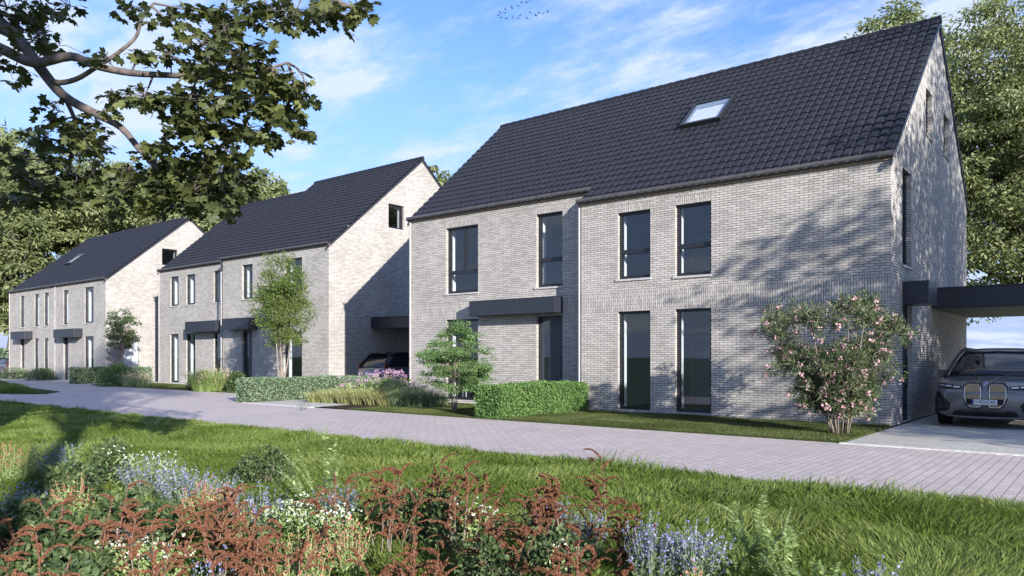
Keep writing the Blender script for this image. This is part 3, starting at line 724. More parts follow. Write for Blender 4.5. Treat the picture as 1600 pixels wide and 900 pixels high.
    if front:
        # surfaces of the front: double grille with gilt mesh, slim lamps, side intakes, lower intake, plate, emblem
        def fy(x, z):     # y of the nose surface
            ax = abs(x); k = min(1, ax / .9) * .06
            yw = np.interp(ax, [.70, .74, .80, .875, .925, .96], [0, .0, .03, .10, .22, .45])
            yz = np.interp(z + k, [.70, .76, .84, .91, .965], [0, .0, .03, .10, .22]); yb_ = np.interp(-z, [-.34, -.28, -.24], [0, .03, .10])
            return float(max(yw, yz, yb_)) - .004
        def gy(x, z): return -.03 + .12 * (z - .4)
        def patch(b, poly, th, m=0, off=0.0, xs=1, fn=None):
            pts = [(x * xs, (fn or fy)(x, z) - off, z) for x, z in poly]
            if xs < 0: pts = pts[::-1]
            back = [(x, y + th, z) for x, y, z in pts]; n = len(pts); i = len(b.v); b.v += pts + back
            b.f.append(tuple(i + k for k in range(n))); b.m.append(m); b.f.append(tuple(i + n + k for k in reversed(range(n)))); b.m.append(m)
            for k in range(n): b.f.append((i + k, i + n + k, i + n + (k + 1) % n, i + (k + 1) % n)); b.m.append(m)
        kid = [(.045, .42), (.045, .84), (.075, .90), (.30, .90), (.375, .84), (.385, .62), (.335, .47), (.26, .41), (.09, .40)]
        kin = [(.075, .46), (.075, .82), (.10, .87), (.285, .87), (.345, .815), (.352, .63), (.31, .50), (.245, .445), (.10, .44)]
        kid, kin = ([(x * 1.06, .40 + (z - .40) * 1.12) for x, z in q] for q in (kid, kin))
        for sx in (-1, 1):
            b = MB(); patch(b, kid, .22, 0, .0, sx, gy); g = b.build('grille', M['blackplastic'], c)
            b = MB(); patch(b, kin, .003, 0, .006, sx, gy); b.build('mesh', M['gilt'], g)
            b = MB(); n = len(kid); ring = [(x * sx, gy(x, z) - .006, z) for x, z in kin] + [(kin[0][0] * sx, gy(*kin[0]) - .006, kin[0][1])]
            b.tube(ring, .008, 5); b.build('surround', M['chrome'], g)
            b = MB(); patch(b, [(.43, .83), (.43, .885), (.60, .90), (.80, .935), (.865, .94), (.86, .88), (.74, .835)], .12, 0, .035, sx); hl = b.build('headlight', M['blackplastic'], c)
            b = MB()
            for (xa, xb, zc) in ((.46, .58, .857), (.62, .72, .872), (.75, .83, .895)):
                patch(b, [(xa, zc - .014), (xa, zc + .016), (xb, zc + .026), (xb, zc - .006)], .02, 0, .046, sx)
            b.build('lamp', M['lampglass'], hl)
            b = MB(); patch(b, [(.66, .36), (.90, .32), (.925, .48), (.90, .72), (.86, .75), (.80, .68), (.62, .50)], .14, 0, .03, sx); sv = b.build('side_intake', M['blackplastic'], c)
            b = MB(); patch(b, [(.70, .41), (.88, .40), (.86, .66), (.66, .50)], .02, 0, .036, sx); b.build('vane', M['anthracite'], sv)
        b = MB(); patch(b, [(-.60, .265), (.60, .265), (.55, .36), (.42, .385), (.30, .345), (-.30, .345), (-.42, .385), (-.55, .36)], .10, 0, .03); b.build('lower_intake', M['blackplastic'], c)
        b = MB(); b.tube([(-.86, .14, .33), (-.7, .05, .255), (-.4, .0, .235), (0, -.01, .23), (.4, .0, .235), (.7, .05, .255), (.86, .14, .33)], .018, 6); b.build('lip', M['rim'], c)
        b = MB(); b.box((-.33, -.06, .505), (.33, -.02, .62)); pb = b.build('plate_holder', M['rubber'], c)
        b = MB(); b.box((-.225, -.068, .505), (.225, -.061, .61)); b.build('number_plate', M['plate'], pb)
        b = MB(); b.box((-.225, -.0705, .508), (-.19, -.0685, .607)); b.build('plate_band', M['blueband'], pb)
        cu = bpy.data.curves.new('plate_text', 'FONT'); cu.body = 'V·RENDER'; cu.size = .095; cu.align_x = 'CENTER'; cu.align_y = 'CENTER'; cu.extrude = .0006; cu.offset = .0012
        to = bpy.data.objects.new('tmp', cu); COL.objects.link(to); bpy.context.view_layer.update()
        me = bpy.data.meshes.new_from_object(to.evaluated_get(bpy.context.evaluated_depsgraph_get())); bpy.data.objects.remove(to)
        me.materials.clear(); me.materials.append(M['ink'])
        tx = bpy.data.objects.new('plate_text', me); tx.location = (.017, -.0700, .558); tx.rotation_euler = (R(90), 0, 0); tx.scale = (.86, 1, 1); link(tx, pb)
        # round emblem, quarters of blue and white in a dark ring
        b = MB(); cz = .935; y_ = .12
        def disc(r0, r1, a0, a1, yy, m):
            k = 10
            for i in range(k):
                p, q = a0 + (a1 - a0) * i / k, a0 + (a1 - a0) * (i + 1) / k
                b.face([(r0 * math.cos(p), yy + .5 * r0 * math.sin(p), cz + r0 * math.sin(p)), (r1 * math.cos(p), yy + .5 * r1 * math.sin(p), cz + r1 * math.sin(p)), (r1 * math.cos(q), yy + .5 * r1 * math.sin(q), cz + r1 * math.sin(q)), (r0 * math.cos(q), yy + .5 * r0 * math.sin(q), cz + r0 * math.sin(q))], m)
        disc(.028, .042, 0, 2 * math.pi, y_ - .012, 0)
        for k in range(4): disc(.0, .028, k * math.pi / 2, (k + 1) * math.pi / 2, y_ - .013, 1 + k % 2)
        b.build('emblem', [M['rim'], M['white'], M['blueband']], c)
        b = MB()
        for sx in (-1, 1): b.tube([(sx * .10, .12, .955), (sx * .16, .45, 1.035), (sx * .30, .9, 1.09), (sx * .42, 1.15, 1.105)], [.012, .018, .018, .008], 6)
        b.build('bonnet_crease', paint, body, smooth=True)
        b = MB(); b.tube([(-.78, 1.02, 1.075), (0, .96, 1.115), (.78, 1.02, 1.075)], .02, 6); b.build('wiper', M['blackplastic'], c)
    else:
        for sx in (-1, 1):
            b = MB(); b.box((sx * .62, 4.86, .86 + dz), (sx * .92, 4.72, 1.0 + dz)); b.box((sx * .80, 4.86, .98 + dz), (sx * .9, 4.70, 1.22 + dz)); b.build('tail_light', M['taillight'], c, bevel=.02)
        b = MB(); b.box((-.26, 4.955, .70 + dz), (.26, 4.975, .81 + dz)); b.build('number_plate', M['plate'], c)
        b = MB(); b.box((-.62, 4.2, 1.665 + dz * 2.2), (.62, 4.56, 1.70 + dz * 2.2)); b.build('spoiler', M['blackplastic'], c, bevel=.012)
        b = MB(); b.box((-.75, 4.90, .40), (.75, 4.99, .52)); b.build('bumper', M['blackplastic'], c, bevel=.02)
        b = MB()
        for k in range(5): b.box((-.26 + k * .12, 4.957, .905 + dz), (-.20 + k * .12, 4.968, .945 + dz))
        b.build('tailgate_badge', M['chrome'], c)
    return c
M['paint'] = plain('charcoal_car_paint', (.17, .165, .17), .3, .45, .04, 1, coat=.8)
M['paint2'] = plain('dark_blue_grey_car_paint', (.10, .11, .13), .3, .4, .04, 1, coat=1.0)
M['paint3'] = plain('bronze_car_paint', (.16, .12, .10), .35, .5, .04, 1, coat=1.0)
M['carglass'] = plain('dark_car_glass', (.012, .014, .018), .05, 0, .02, 1, spec=.8)
M['blackplastic'] = plain('black_plastic', (.012, .012, .014), .35, 0, .05, 3)
M['rubber'] = plain('black_rubber', (.012, .012, .012), .85, 0, .1, 6)
M['rim'] = plain('dull_silver', (.28, .28, .29), .35, .8, .05, 3)
M['chrome'] = plain('bright_trim', (.55, .54, .52), .2, .9, .03, 3)
M['plate'] = plain('white_number_plate', (.78, .76, .78), .5, 0, .02, 3)
M['ink'] = plain('grey_plate_ink', (.12, .13, .17), .6, 0, .02, 3)
M['blueband'] = plain('blue_plate_band', (.04, .05, .30), .5, 0, .02, 3)
M['lampglass'] = plain('pale_lamp_glass', (.70, .66, .62), .12, .2, .05, 8)
M['taillight'] = plain('red_tail_light', (.09, .012, .012), .2, 0, .05, 8)
def gilt_mat():
    m, t, b = mat('gilt_mesh')
    tcn = N(t, 'ShaderNodeTexCoord'); s = N(t, 'ShaderNodeSeparateXYZ'); t.links.new(tcn.outputs['Object'], s.inputs[0])
    def tri(v): return math_n(t, 'ABSOLUTE', math_n(t, 'SUBTRACT', math_n(t, 'FRACT', v), .5))
    a = math_n(t, 'MULTIPLY', s.outputs[0], 22.0); c_ = math_n(t, 'MULTIPLY', s.outputs[2], 36.0)
    k = math_n(t, 'MINIMUM', tri(math_n(t, 'ADD', a, c_)), tri(math_n(t, 'SUBTRACT', a, c_)))
    f = math_n(t, 'LESS_THAN', k, .15)
    t.links.new(mix_c(t, f, (.62, .47, .27), (.03, .025, .02)), b.inputs['Base Color'])
    b.inputs['Metallic'].default_value = .5; b.inputs['Roughness'].default_value = .4
    return m
M['gilt'] = gilt_mat()
suv('charcoal electric car facing forward under the carport, gold mesh double grille', (-2.2, 18.45, .008), 0, M['paint'])
suv('dark grey estate car seen from behind under the middle carport', (-25.25, 26.6, .008), math.pi, M['paint2'], front=False)
suv('bronze saloon car parked at the far left edge beyond the last house', (-73.4, 22.6, .0), R(-90), M['paint3'], front=False, lowness=.12)

# ------------------------------------------------------------ trees, hedges, shrubs
def curve_pts(p0, p1, sag=0.0, n=5, wob=.08):
    p0 = np.array(p0, float); p1 = np.array(p1, float); L = np.linalg.norm(p1 - p0)
    k = rng.normal(size=3) * wob * L; out = []
    for i in range(n):
        t = i / (n - 1); out.append(p0 + (p1 - p0) * t + k * math.sin(math.pi * t) + np.array([0, 0, sag * L * math.sin(math.pi * t)]))
    return out
def tree(name, label, cat, base, H, rad, zc, ncl, per, lsize, lm, bm, group=None, tpl=LEAF, trunk=.3, stems=1, clr=(.16, .26), flat=.7, droop=0., lean=(0, 0), taper=0, lob=6, lowest=0.0, sides=7):
    """rad: (rx, ry, rz) of the crown, zc: its centre height; crown made of ncl leaf clumps on limbs"""
    t = thing(name, label, cat, (base[0], base[1], 0), group)
    rx, ry, rz = rad; c0 = np.array([lean[0], lean[1], zc])
    lobes = unit(rng.normal(size=(lob, 3))); la = rng.uniform(.7, 1.15, lob)
    C = []
    while len(C) < ncl:
        d = unit(rng.normal(size=(1, 3)))[0]
        r = rng.random() ** .42
        q = (1 + .28 * max(0, np.max(lobes @ d * la) - .6) - .18 * rng.random())
        p = d * r * q * np.array([rx, ry, rz])
        p = p * np.array([1 - taper * p[2] / rz, 1 - taper * p[2] / rz, 1]) + c0
        if p[2] > lowest: C.append(p)
    C = np.array(C)
    b = MB(); crownb = zc - rz
    tops = []
    for s in range(stems):
        a = rng.random() * 6.28; off = .0 if stems == 1 else rng.uniform(.04, .14)
        p0 = np.array([math.cos(a) * off, math.sin(a) * off, -.05])
        spread = 0 if stems == 1 else rng.uniform(.15, .45)
        p1 = np.array([lean[0] * .7 + math.cos(a) * rx * spread, lean[1] * .7 + math.sin(a) * ry * spread, zc + rz * (.55 if stems == 1 else rng.uniform(.0, .5))])
        pts = curve_pts(p0, p1, 0, 8, .03)
        r0 = trunk / math.sqrt(stems)
        b.tube(pts, [r0 * (1.25 if i == 0 else 1) * (1 - .85 * i / 7) for i in range(8)], sides)
        tops.append((pts, r0))
    tr = b.build('trunk', bm, t, smooth=True)
    b = MB(); lim = C[rng.permutation(len(C))[:min(len(C), 70)]]
    for q in lim:
        pts, r0 = tops[rng.integers(len(tops))]
        hz_ = min(max(.25, (q[2] * .62) / max(pts[-1][2], .1)), .95) * 7; i = int(min(6, hz_)); st = pts[i] + (pts[min(i + 1, 7)] - pts[i]) * (hz_ - i)
        rr = r0 * (1 - .85 * hz_ / 7) * .45
        b.tube(curve_pts(st, q, .06, 5, .07), [rr, rr * .75, rr * .5, rr * .3, rr * .12], 4, caps=False)
    b.build('limbs', bm, tr, smooth=True)
    sets = []
    cr = rng.uniform(*clr, len(C)) * (rx + rz) / 2
    idx = np.repeat(np.arange(len(C)), rng.integers(int(per * .6), int(per * 1.4) + 1, len(C)))
    d = unit(rng.normal(size=(len(idx), 3))); r = rng.random(len(idx)) ** .5
    P = C[idx] + d * (r * cr[idx])[:, None] * np.array([1.25, 1.25, flat]) + np.array([0, 0, -1]) * droop * (r ** 2 * cr[idx])[:, None]
    D = unit(d * np.array([1, 1, .4]) + rng.normal(size=(len(idx), 3)) * .5 + np.array([0, 0, -.35 - droop]))
    Nn = unit(d * .7 + rng.normal(size=(len(idx), 3)) * .5 + np.array([0, 0, .4]))
    cv = rng.random(len(C))
    var = np.clip(.55 * rng.random(len(idx)) + .45 * cv[idx], 0, 1)
    leaves_obj('crown', scatter(tpl, P, D, Nn, lsize * rng.uniform(.7, 1.25, len(idx)), var), lm, t)
    return t
BG = 'tall broadleaf trees behind the houses'
def bgtree(label, px, z, top, bot, wpx, ncl=110, per=230, ls=.34, m='leaf_bg', xoff=0, **k):
    ncl = int(ncl * 1.75); per = int(per * .52); ls *= 1.2; k.setdefault('clr', (.07, .17))
    x, y = atg(px + xoff, z); k['lean'] = tuple(RT[:2] * (-xoff / FPX * z)); H = CAMH + (HZ - top) / FPX * z; zb = CAMH + (HZ - bot) / FPX * z; r = wpx / FPX * z / 2
    return tree('broadleaf_tree', label, 'tree', (x, y), H, (r, r * .85, (H - zb) / 2), (H + zb) / 2, ncl, per, ls, M[m], M['bark'], BG, trunk=.45, flat=.62, **k)
bgtree('tall tree at the left edge rising behind the farthest house', -30, 92, 180, 500, 330, 170, 260, .48)
bgtree('tree with bare brown trunk showing left of the farthest house', 12, 84, 215, 535, 150, 100, 220, .42, 'leaf_bg2')
bgtree('broad crown over the left half of the farthest roof', 140, 96, 225, 470, 250, 130, 260, .48)
bgtree('broad crown over the right half of the farthest roof', 265, 90, 250, 440, 210, 110, 240, .45, 'leaf_bg2')
bgtree('tree between the farthest and the middle house', 370, 80, 258, 430, 190, 100, 230, .40)
bgtree('small round crown just left of the middle ridge, partly hidden', 435, 84, 282, 400, 90, 40, 200, .38)
bgtree('tree top peeping over the ridge between middle and nearest house', 668, 62, 243, 420, 110, 60, 200, .30)
bgtree('low tree far behind the second carport', 570, 75, 268, 420, 90, 40, 150, .34)
bgtree('tree top showing above the right end of the nearest ridge', 1400, 44, -15, 420, 230, 130, 230, .22)
bgtree('big tree filling the sky right of the nearest house', 1560, 34, -40, 505, 300, 235, 300, .175, droop=.25, xoff=130)
bgtree('tree at the right edge beyond the carport', 1720, 40, -40, 520, 300, 130, 250, .20, droop=.2)
# off to the side and behind the viewpoint: the trees whose shade dapples the walls and the road
DAP = 'trees standing out of view that shade the houses'
for i, (x, y, H, r, zc, rz_, n, per, lb) in enumerate([(7.5, 14.6, 9, 3.4, 5.8, 5.0, 95, 150, 'round tree right of the carport drive'), (12.5, 12.8, 11, 3.6, 6.5, 5.2, 90, 140, 'broad tree right of the road bend'),
        (11.5, 18.2, 13, 4.4, 9.8, 7.0, 150, 150, 'tall tree in the neighbouring front garden'), (17.5, 15.5, 15, 4.5, 10, 5.5, 80, 140, 'tall tree further along the road')]):
    tree('broadleaf_tree', lb + ', outside the photo', 'tree', (x, y), H, (r, r, rz_), zc, n, int(per * .72), .22, M['leaf_bg'], M['bark'], DAP, trunk=.25, lowest=.4)
for i, (x, y, r, zc, rz_, n, per, lb) in enumerate([(4.6, -3.2, 3.6, 12.5, 3.6, 70, 120, 'tall tree just behind the viewpoint'), (-3.0, -5.0, 3.8, 14.5, 4.2, 70, 120, 'tall tree behind the viewpoint to the left'), (10.5, -8.0, 4.4, 17.5, 4.5, 75, 130, 'tallest tree behind the viewpoint')]):
    tree('broadleaf_tree', lb + ', outside the photo', 'tree', (x, y), zc + rz_, (r, r, rz_), zc, n, per, .26, M['leaf_bg'], M['bark'], DAP, trunk=.3)

def hedge(label, x0, x1, y0, y1, h, m, n, ls=.045, group='clipped garden hedges', rzv=0, cat='hedge', fray=.02):
    t = thing('clipped_hedge', label, cat, ((x0 + x1) / 2, (y0 + y1) / 2, 0), group)
    a, c = (x1 - x0) / 2, (y1 - y0) / 2
    areas = np.array([4 * a * c, 2 * c * h, 2 * c * h, 2 * a * h, 2 * a * h]); fi = rng.choice(5, n, p=areas / areas.sum())
    u, v = rng.uniform(-1, 1, n), rng.uniform(-1, 1, n); z = (v + 1) / 2 * h
    P = np.zeros((n, 3)); Nn = np.zeros((n, 3))
    for k, (px, py, pz, nn) in enumerate([(u * a, v * c, np.full(n, h), (0, 0, 1)), (np.full(n, a), u * c, z, (1, 0, 0)), (np.full(n, -a), u * c, z, (-1, 0, 0)), (u * a, np.full(n, c), z, (0, 1, 0)), (u * a, np.full(n, -c), z, (0, -1, 0))]):
        q = fi == k; P[q] = np.stack([px, py, pz], 1)[q]; Nn[q] = nn
    P += Nn * (rng.normal(size=(n, 1)) * fray) + rng.normal(size=(n, 3)) * .008
    wob = np.sin(P[:, 1] * 2.1 + 1) * .02 + np.sin(P[:, 0] * 3 + P[:, 1] * 5.3) * .012; P[:, 2] += wob * (P[:, 2] / h)
    P[:, 2] = np.maximum(P[:, 2], .01)
    D = unit(rng.normal(size=(n, 3)) + Nn * .5 + np.array([0, 0, .3])); N2 = unit(Nn + rng.normal(size=(n, 3)) * .6)
    f = leaves_obj('foliage', scatter(BROAD, P, D, N2, ls * rng.uniform(.7, 1.3, n)), m, t)
    b = MB(); b.box((-a + .04, -c + .04, 0), (a - .04, c - .04, h - .05)); b.build('twigs', M['twig'], t)
    return t
M['twig'] = plain('dark_twigs', (.035, .032, .018), .95, 0, .5, 30)
hedge('low bright green clipped hedge before the nearest front door', -12.35, -11.55, 13.95, 17.75, .78, M['leaf_hedge'], 30000, .040)
hedge('long grey-green clipped hedge before the slender green tree', -23.05, -22.45, 14.0, 20.2, .74, M['leaf_hedge2'], 20000, .055)
hedge('far grey-green hedge beside the farthest house', -46.2, -45.5, 17.7, 22.0, .86, M['leaf_hedge2'], 7000, .085)
hedge('pale green hedge in the distance at the left edge', -112, -78, 29, 30, 2.3, M['leaf_hedge2'], 9000, .20)
def gbase(px, py):
    z = CAMH * FPX / (py - HZ); return atg(px, z)
# slender multi-stem tree before the middle house
tree('slender_tree', 'slender multi-stemmed tree with fresh green leaves above the long hedge', 'tree', atg(441, 30.5), 5.7, (1.32, 1.2, 1.95), 3.75, 190, 95, .092, M['leaf_fresh'], M['barkp'], None, trunk=.085, stems=5, clr=(.12, .22), flat=.9, sides=6, lean=(0, 0))
tree('small_tree', 'small airy dark green tree before the farthest house gable', 'tree', atg(190, 42), 4.3, (1.05, 1.0, 1.25), 3.0, 60, 60, .12, M['leaf_dark'], M['barkp'], None, trunk=.10, stems=3, clr=(.14, .24), flat=.6, sides=6)
tree('layered_shrub', 'layered light green shrub with pale stems before the left ground window', 'shrub', (-14.0, 14.95), 2.5, (1.02, .95, 1.08), 1.45, 150, 125, .062, M['leaf_acer'], M['barkp'], None, taper=.38, trunk=.05, stems=4, clr=(.13, .22), flat=.35, sides=5, lowest=.32)

# ---- oleander
def oleander():
    bx, by = -4.22, 15.35
    t = thing('flowering_shrub', 'vase-shaped shrub with narrow leaves and pink flowers at the house corner', 'shrub', (bx, by, 0))
    b = MB(); tips = []
    for s in range(17):
        a = s * 2.4 + rng.random() * .5; sp_ = ((s * 7 % 17 + .6) / 17) ** .6
        p0 = np.array([math.cos(a) * .14, math.sin(a) * .10, 0]); out = np.array([math.cos(a) * (1.45 if math.cos(a) < 0 else 1.5), math.sin(a) * .95, 0]) * sp_
        p1 = p0 + out * .35 + np.array([0, 0, .9]); p2 = p0 + out * .72 + np.array([0, 0, 1.6 - .25 * sp_]); p3 = p0 + out + np.array([0, 0, rng.uniform(2.15, 2.6) - .35 * sp_])
        b.tube([p0, p0 + out * .12 + np.array([0, 0, .45]), p1, p2, p3], [.017, .015, .012, .008, .004], 5)
        for q, r_, n_ in ((p0 + out * .22 + np.array([0, 0, .62]), .40, 5), (p1, .42, 7), (p2, .5, 9), (p3, .42, 7)):
            for k in range(n_):
                e = q + unit(rng.normal(size=(1, 3)) * np.array([1, .8, .7]) + np.array([0, 0, .25]))[0] * r_ * rng.uniform(.5, 1.15)
                if e[2] < .33: continue
                b.tube([q, (q + e) / 2 + rng.normal(size=3) * .03, e], [.006, .004, .002], 3, caps=False); tips.append((q, e))
    b.build('stems', M['barkp'], t, smooth=True)
    P = []; D = []
    for q, e in tips:
        n = rng.integers(46, 74); s = rng.random(n) ** .7; ax = unit((e - q)[None])[0]
        P.append(q + (e - q) * s[:, None] + rng.normal(size=(n, 3)) * .05); D.append(unit(ax * .7 + rng.normal(size=(n, 3)) * .75 + np.array([0, 0, .1])))
    P = np.concatenate(P); D = np.concatenate(D)
    leaves_obj('leaves', scatter(NARROW, P, D, rdir(len(P), .6), .115 * rng.uniform(.6, 1.25, len(P)), width=1.15), M['leaf_ole'], t)
    E_ = np.array([e for q, e in tips]); E_ = E_[rng.random(len(E_)) < .7] + rng.normal(size=(1, 3)) * .02
    P = np.repeat(E_, 12, axis=0) + rng.normal(size=(len(E_) * 12, 3)) * .022
    leaves_obj('flowers', scatter(BROAD, P, rdir(len(P)), rdir(len(P), .4), .038 * rng.uniform(.7, 1.3, len(P)), width=1.5), M['pink'], t)
oleander()

# ---- tufts of long grass
def tuft(label, px, z, n, h, r, m, group=None, name='ornamental_grass', plumes=None, cat='grass tuft', w_=.006, xy=None, spread=.45):
    x, y = xy if xy else atg(px, z)
    t = thing(name, label, cat, (x, y, 0), group)
    a = rng.random(n) * 6.28; rr = np.sqrt(rng.random(n)) * r; P0 = np.stack([np.cos(a) * rr, np.sin(a) * rr, np.zeros(n)], 1)
    ln = h * rng.uniform(.45, 1.12, n) * (1 - .25 * (rr / r) ** 2); ld = np.stack([np.cos(a), np.sin(a)], 1) * (rr / r)[:, None] * spread + rng.normal(size=(n, 2)) * .15
    V = []; side = rng.normal(size=(n, 3)); side[:, 2] = 0; side = unit(side) * w_
    for s, ww in ((0, 1), (.5, .9), (1, .1)):
        c = P0 + np.stack([ld[:, 0] * ln * s ** 1.8, ld[:, 1] * ln * s ** 1.8, ln * s * (1 - .18 * s)], 1)
        V += [c - side * ww, c + side * ww]
    V = np.stack(V, 1); i6 = np.arange(n)[:, None] * 6
    F = np.concatenate([i6 + np.array([[0, 1, 3, 2]]), i6 + np.array([[2, 3, 5, 4]])])
    var = rng.random(n)
    np_mesh('blades', V.reshape(-1, 3), [F], m, t, var=np.concatenate([var, var]))
    if plumes:
        k = plumes; q = rng.permutation(n)[:k]; tip = V[q, 4] * .9; P = np.repeat(tip, 9, 0) + rng.normal(size=(k * 9, 3)) * np.array([.015, .015, .06]) + np.array([0, 0, .06])
        leaves_obj('plumes', scatter(BIT, P, rdir(len(P), .8), rdir(len(P)), .03 * rng.uniform(.7, 1.3, len(P))), M['plume'], t)
    return t
tuft('large fountain grass with pale pink plumes before the middle house', 0, 0, 1700, 1.25, .72, M['tuft'], plumes=120, xy=(-31.3, 17.75), w_=.011)
def bush(name, label, xy, r, h, n, ls, m, group=None, tpl=BROAD, cat='shrub', origin_z=0, lumps=9):
    t = thing(name, label, cat, (xy[0], xy[1], origin_z), group)
    L = unit(rng.normal(size=(lumps, 3)) + np.array([0, 0, .4])) * np.array([r, r, h]) * .55; L[:, 2] = np.abs(L[:, 2]) + h * .12
    k = rng.integers(0, lumps, n); d = unit(rng.normal(size=(n, 3)) + np.array([0, 0, .35])); q = rng.random(n) ** .33
    P = L[k] + d * q[:, None] * np.array([r, r, h]) * (.5 if lumps < 20 else .34); P[:, 2] = np.clip(P[:, 2], .02, h * 1.05)
    D = unit(d * .8 + rng.normal(size=(n, 3)) * .45 + np.array([0, 0, .05])); Nn = unit(d * .5 + rng.normal(size=(n, 3)) * .5 + np.array([0, 0, .55]))
    leaves_obj('foliage', scatter(tpl, P, D, Nn, ls * rng.uniform(.65, 1.25, n)), m, t)
    b = MB()
    for j in range(lumps): b.tube(curve_pts((0, 0, 0), L[j], .05, 4, .06), [.014 * r * 2, .01 * r * 2, .006, .003], 4, caps=False)
    b.build('stems', M['bark'], t)
    return t
bush('round_shrub', 'dark round shrub left of the fountain grass', (-32.55, 17.95), .58, .80, 3000, .075, M['leaf_dark'])
bush('round_shrub', 'dark round shrub right of the fountain grass', (-29.55, 17.95), .52, .80, 2600, .075, M['leaf_dark'])
bush('leafy_shrub', 'green spreading shrub at the foot of the small airy tree', (-40.3, 17.7), 1.0, 1.05, 3200, .10, M['leaf_acer'], tpl=LEAF)
tuft('pale silvery grass clump right of the spreading shrub', 0, 0, 450, .9, .6, M['sage'], xy=(-38.6, 17.9), w_=.010, plumes=90)
bush('low_shrub', 'low grey-green shrub under the farthest canopy', (-59.6, 19.35), 1.15, .70, 2600, .09, M['sage'], 'low shrubs before the farthest house')
bush('low_shrub', 'low grey-green shrub between the far ground windows', (-55.0, 19.35), 1.15, .70, 2600, .09, M['sage'], 'low shrubs before the farthest house')
# the bed of straw-coloured grasses and pink flowers left of the nearest house
BED = 'long grasses along the bed left of the nearest house'
gp = [(500, 25.2, .50, 'straw'), (523, 24.9, .62, 'straw'), (548, 24.4, .66, 'straw'), (570, 24.0, .68, 'straw'), (592, 23.6, .66, 'straw'), (612, 23.2, .72, 'straw'), (634, 22.9, .80, 'sage'), (655, 22.6, .78, 'sage'), (676, 22.6, .66, 'sage')]
gl = ['first straw-coloured grass tuft at the drive corner', 'straw-coloured grass tuft, second from the drive', 'straw-coloured grass tuft, third from the drive', 'yellowish tuft below the pink flowers', 'yellowish tuft at the middle of the bed', 'yellowish tuft next to the darker grasses', 'darker grey-green tuft below the house corner', 'dark tuft between house corner and layered shrub', 'dark tuft at the foot of the layered shrub']
for (px, z, h, m), lb in zip(gp, gl): tuft(lb, px, z, 850, h, .42, M[m], BED, w_=.007)
def verbena(label, px, z, h, r, n, group):
    x, y = atg(px, z); t = thing('flowering_plant', label, 'flowers', (x, y, 0), group)
    b = MB(); heads = []
    for k in range(n):
        a = rng.random() * 6.28; q = math.sqrt(rng.random()) * r; hh = h * rng.uniform(.6, 1.05)
        p0 = np.array([math.cos(a) * q * .6, math.sin(a) * q * .6, 0]); p1 = np.array([math.cos(a) * q, math.sin(a) * q, hh])
        b.tube([p0, (p0 + p1) / 2 + rng.normal(size=3) * .03, p1], .006, 3, caps=False); heads.append(p1)
    b.build('stems', M['fern'], t)
    n2 = n * 26; P = np.stack([rng.normal(size=n2) * r * .5, rng.normal(size=n2) * r * .5, rng.random(n2) ** 1.2 * h * .75], 1)
    leaves_obj('leaves', scatter(LEAF, P, rdir(n2, .5), rdir(n2, .3), .09 * rng.uniform(.6, 1.3, n2)), M['fern'], t)
    H_ = np.repeat(np.array(heads), 12, 0); P = H_ + rng.normal(size=H_.shape) * np.array([.045, .045, .022])
    leaves_obj('flowers', scatter(BROAD, P, rdir(len(P), .5), rdir(len(P), 1), .032 * rng.uniform(.7, 1.3, len(P)), width=1.5), M['mauve'], t)
VB = 'mauve flowers in the bed left of the nearest house'
for (px, z, h, r, n, lb) in [(545, 26.6, .95, .45, 26, 'sparse mauve flowers against the sunny gable'), (578, 26.4, 1.15, .5, 40, 'mauve flowers below the rear window of the dark car'), (602, 25.8, 1.30, .5, 55, 'tall dense mauve flowers before the dark car'), (625, 25.2, 1.25, .5, 50, 'mauve flowers at the left corner of the nearest house'), (650, 24.2, .95, .45, 30, 'mauve flowers behind the dark grasses')]:
    verbena(lb, px, z, h * .78, r, int(n * .7), VB)

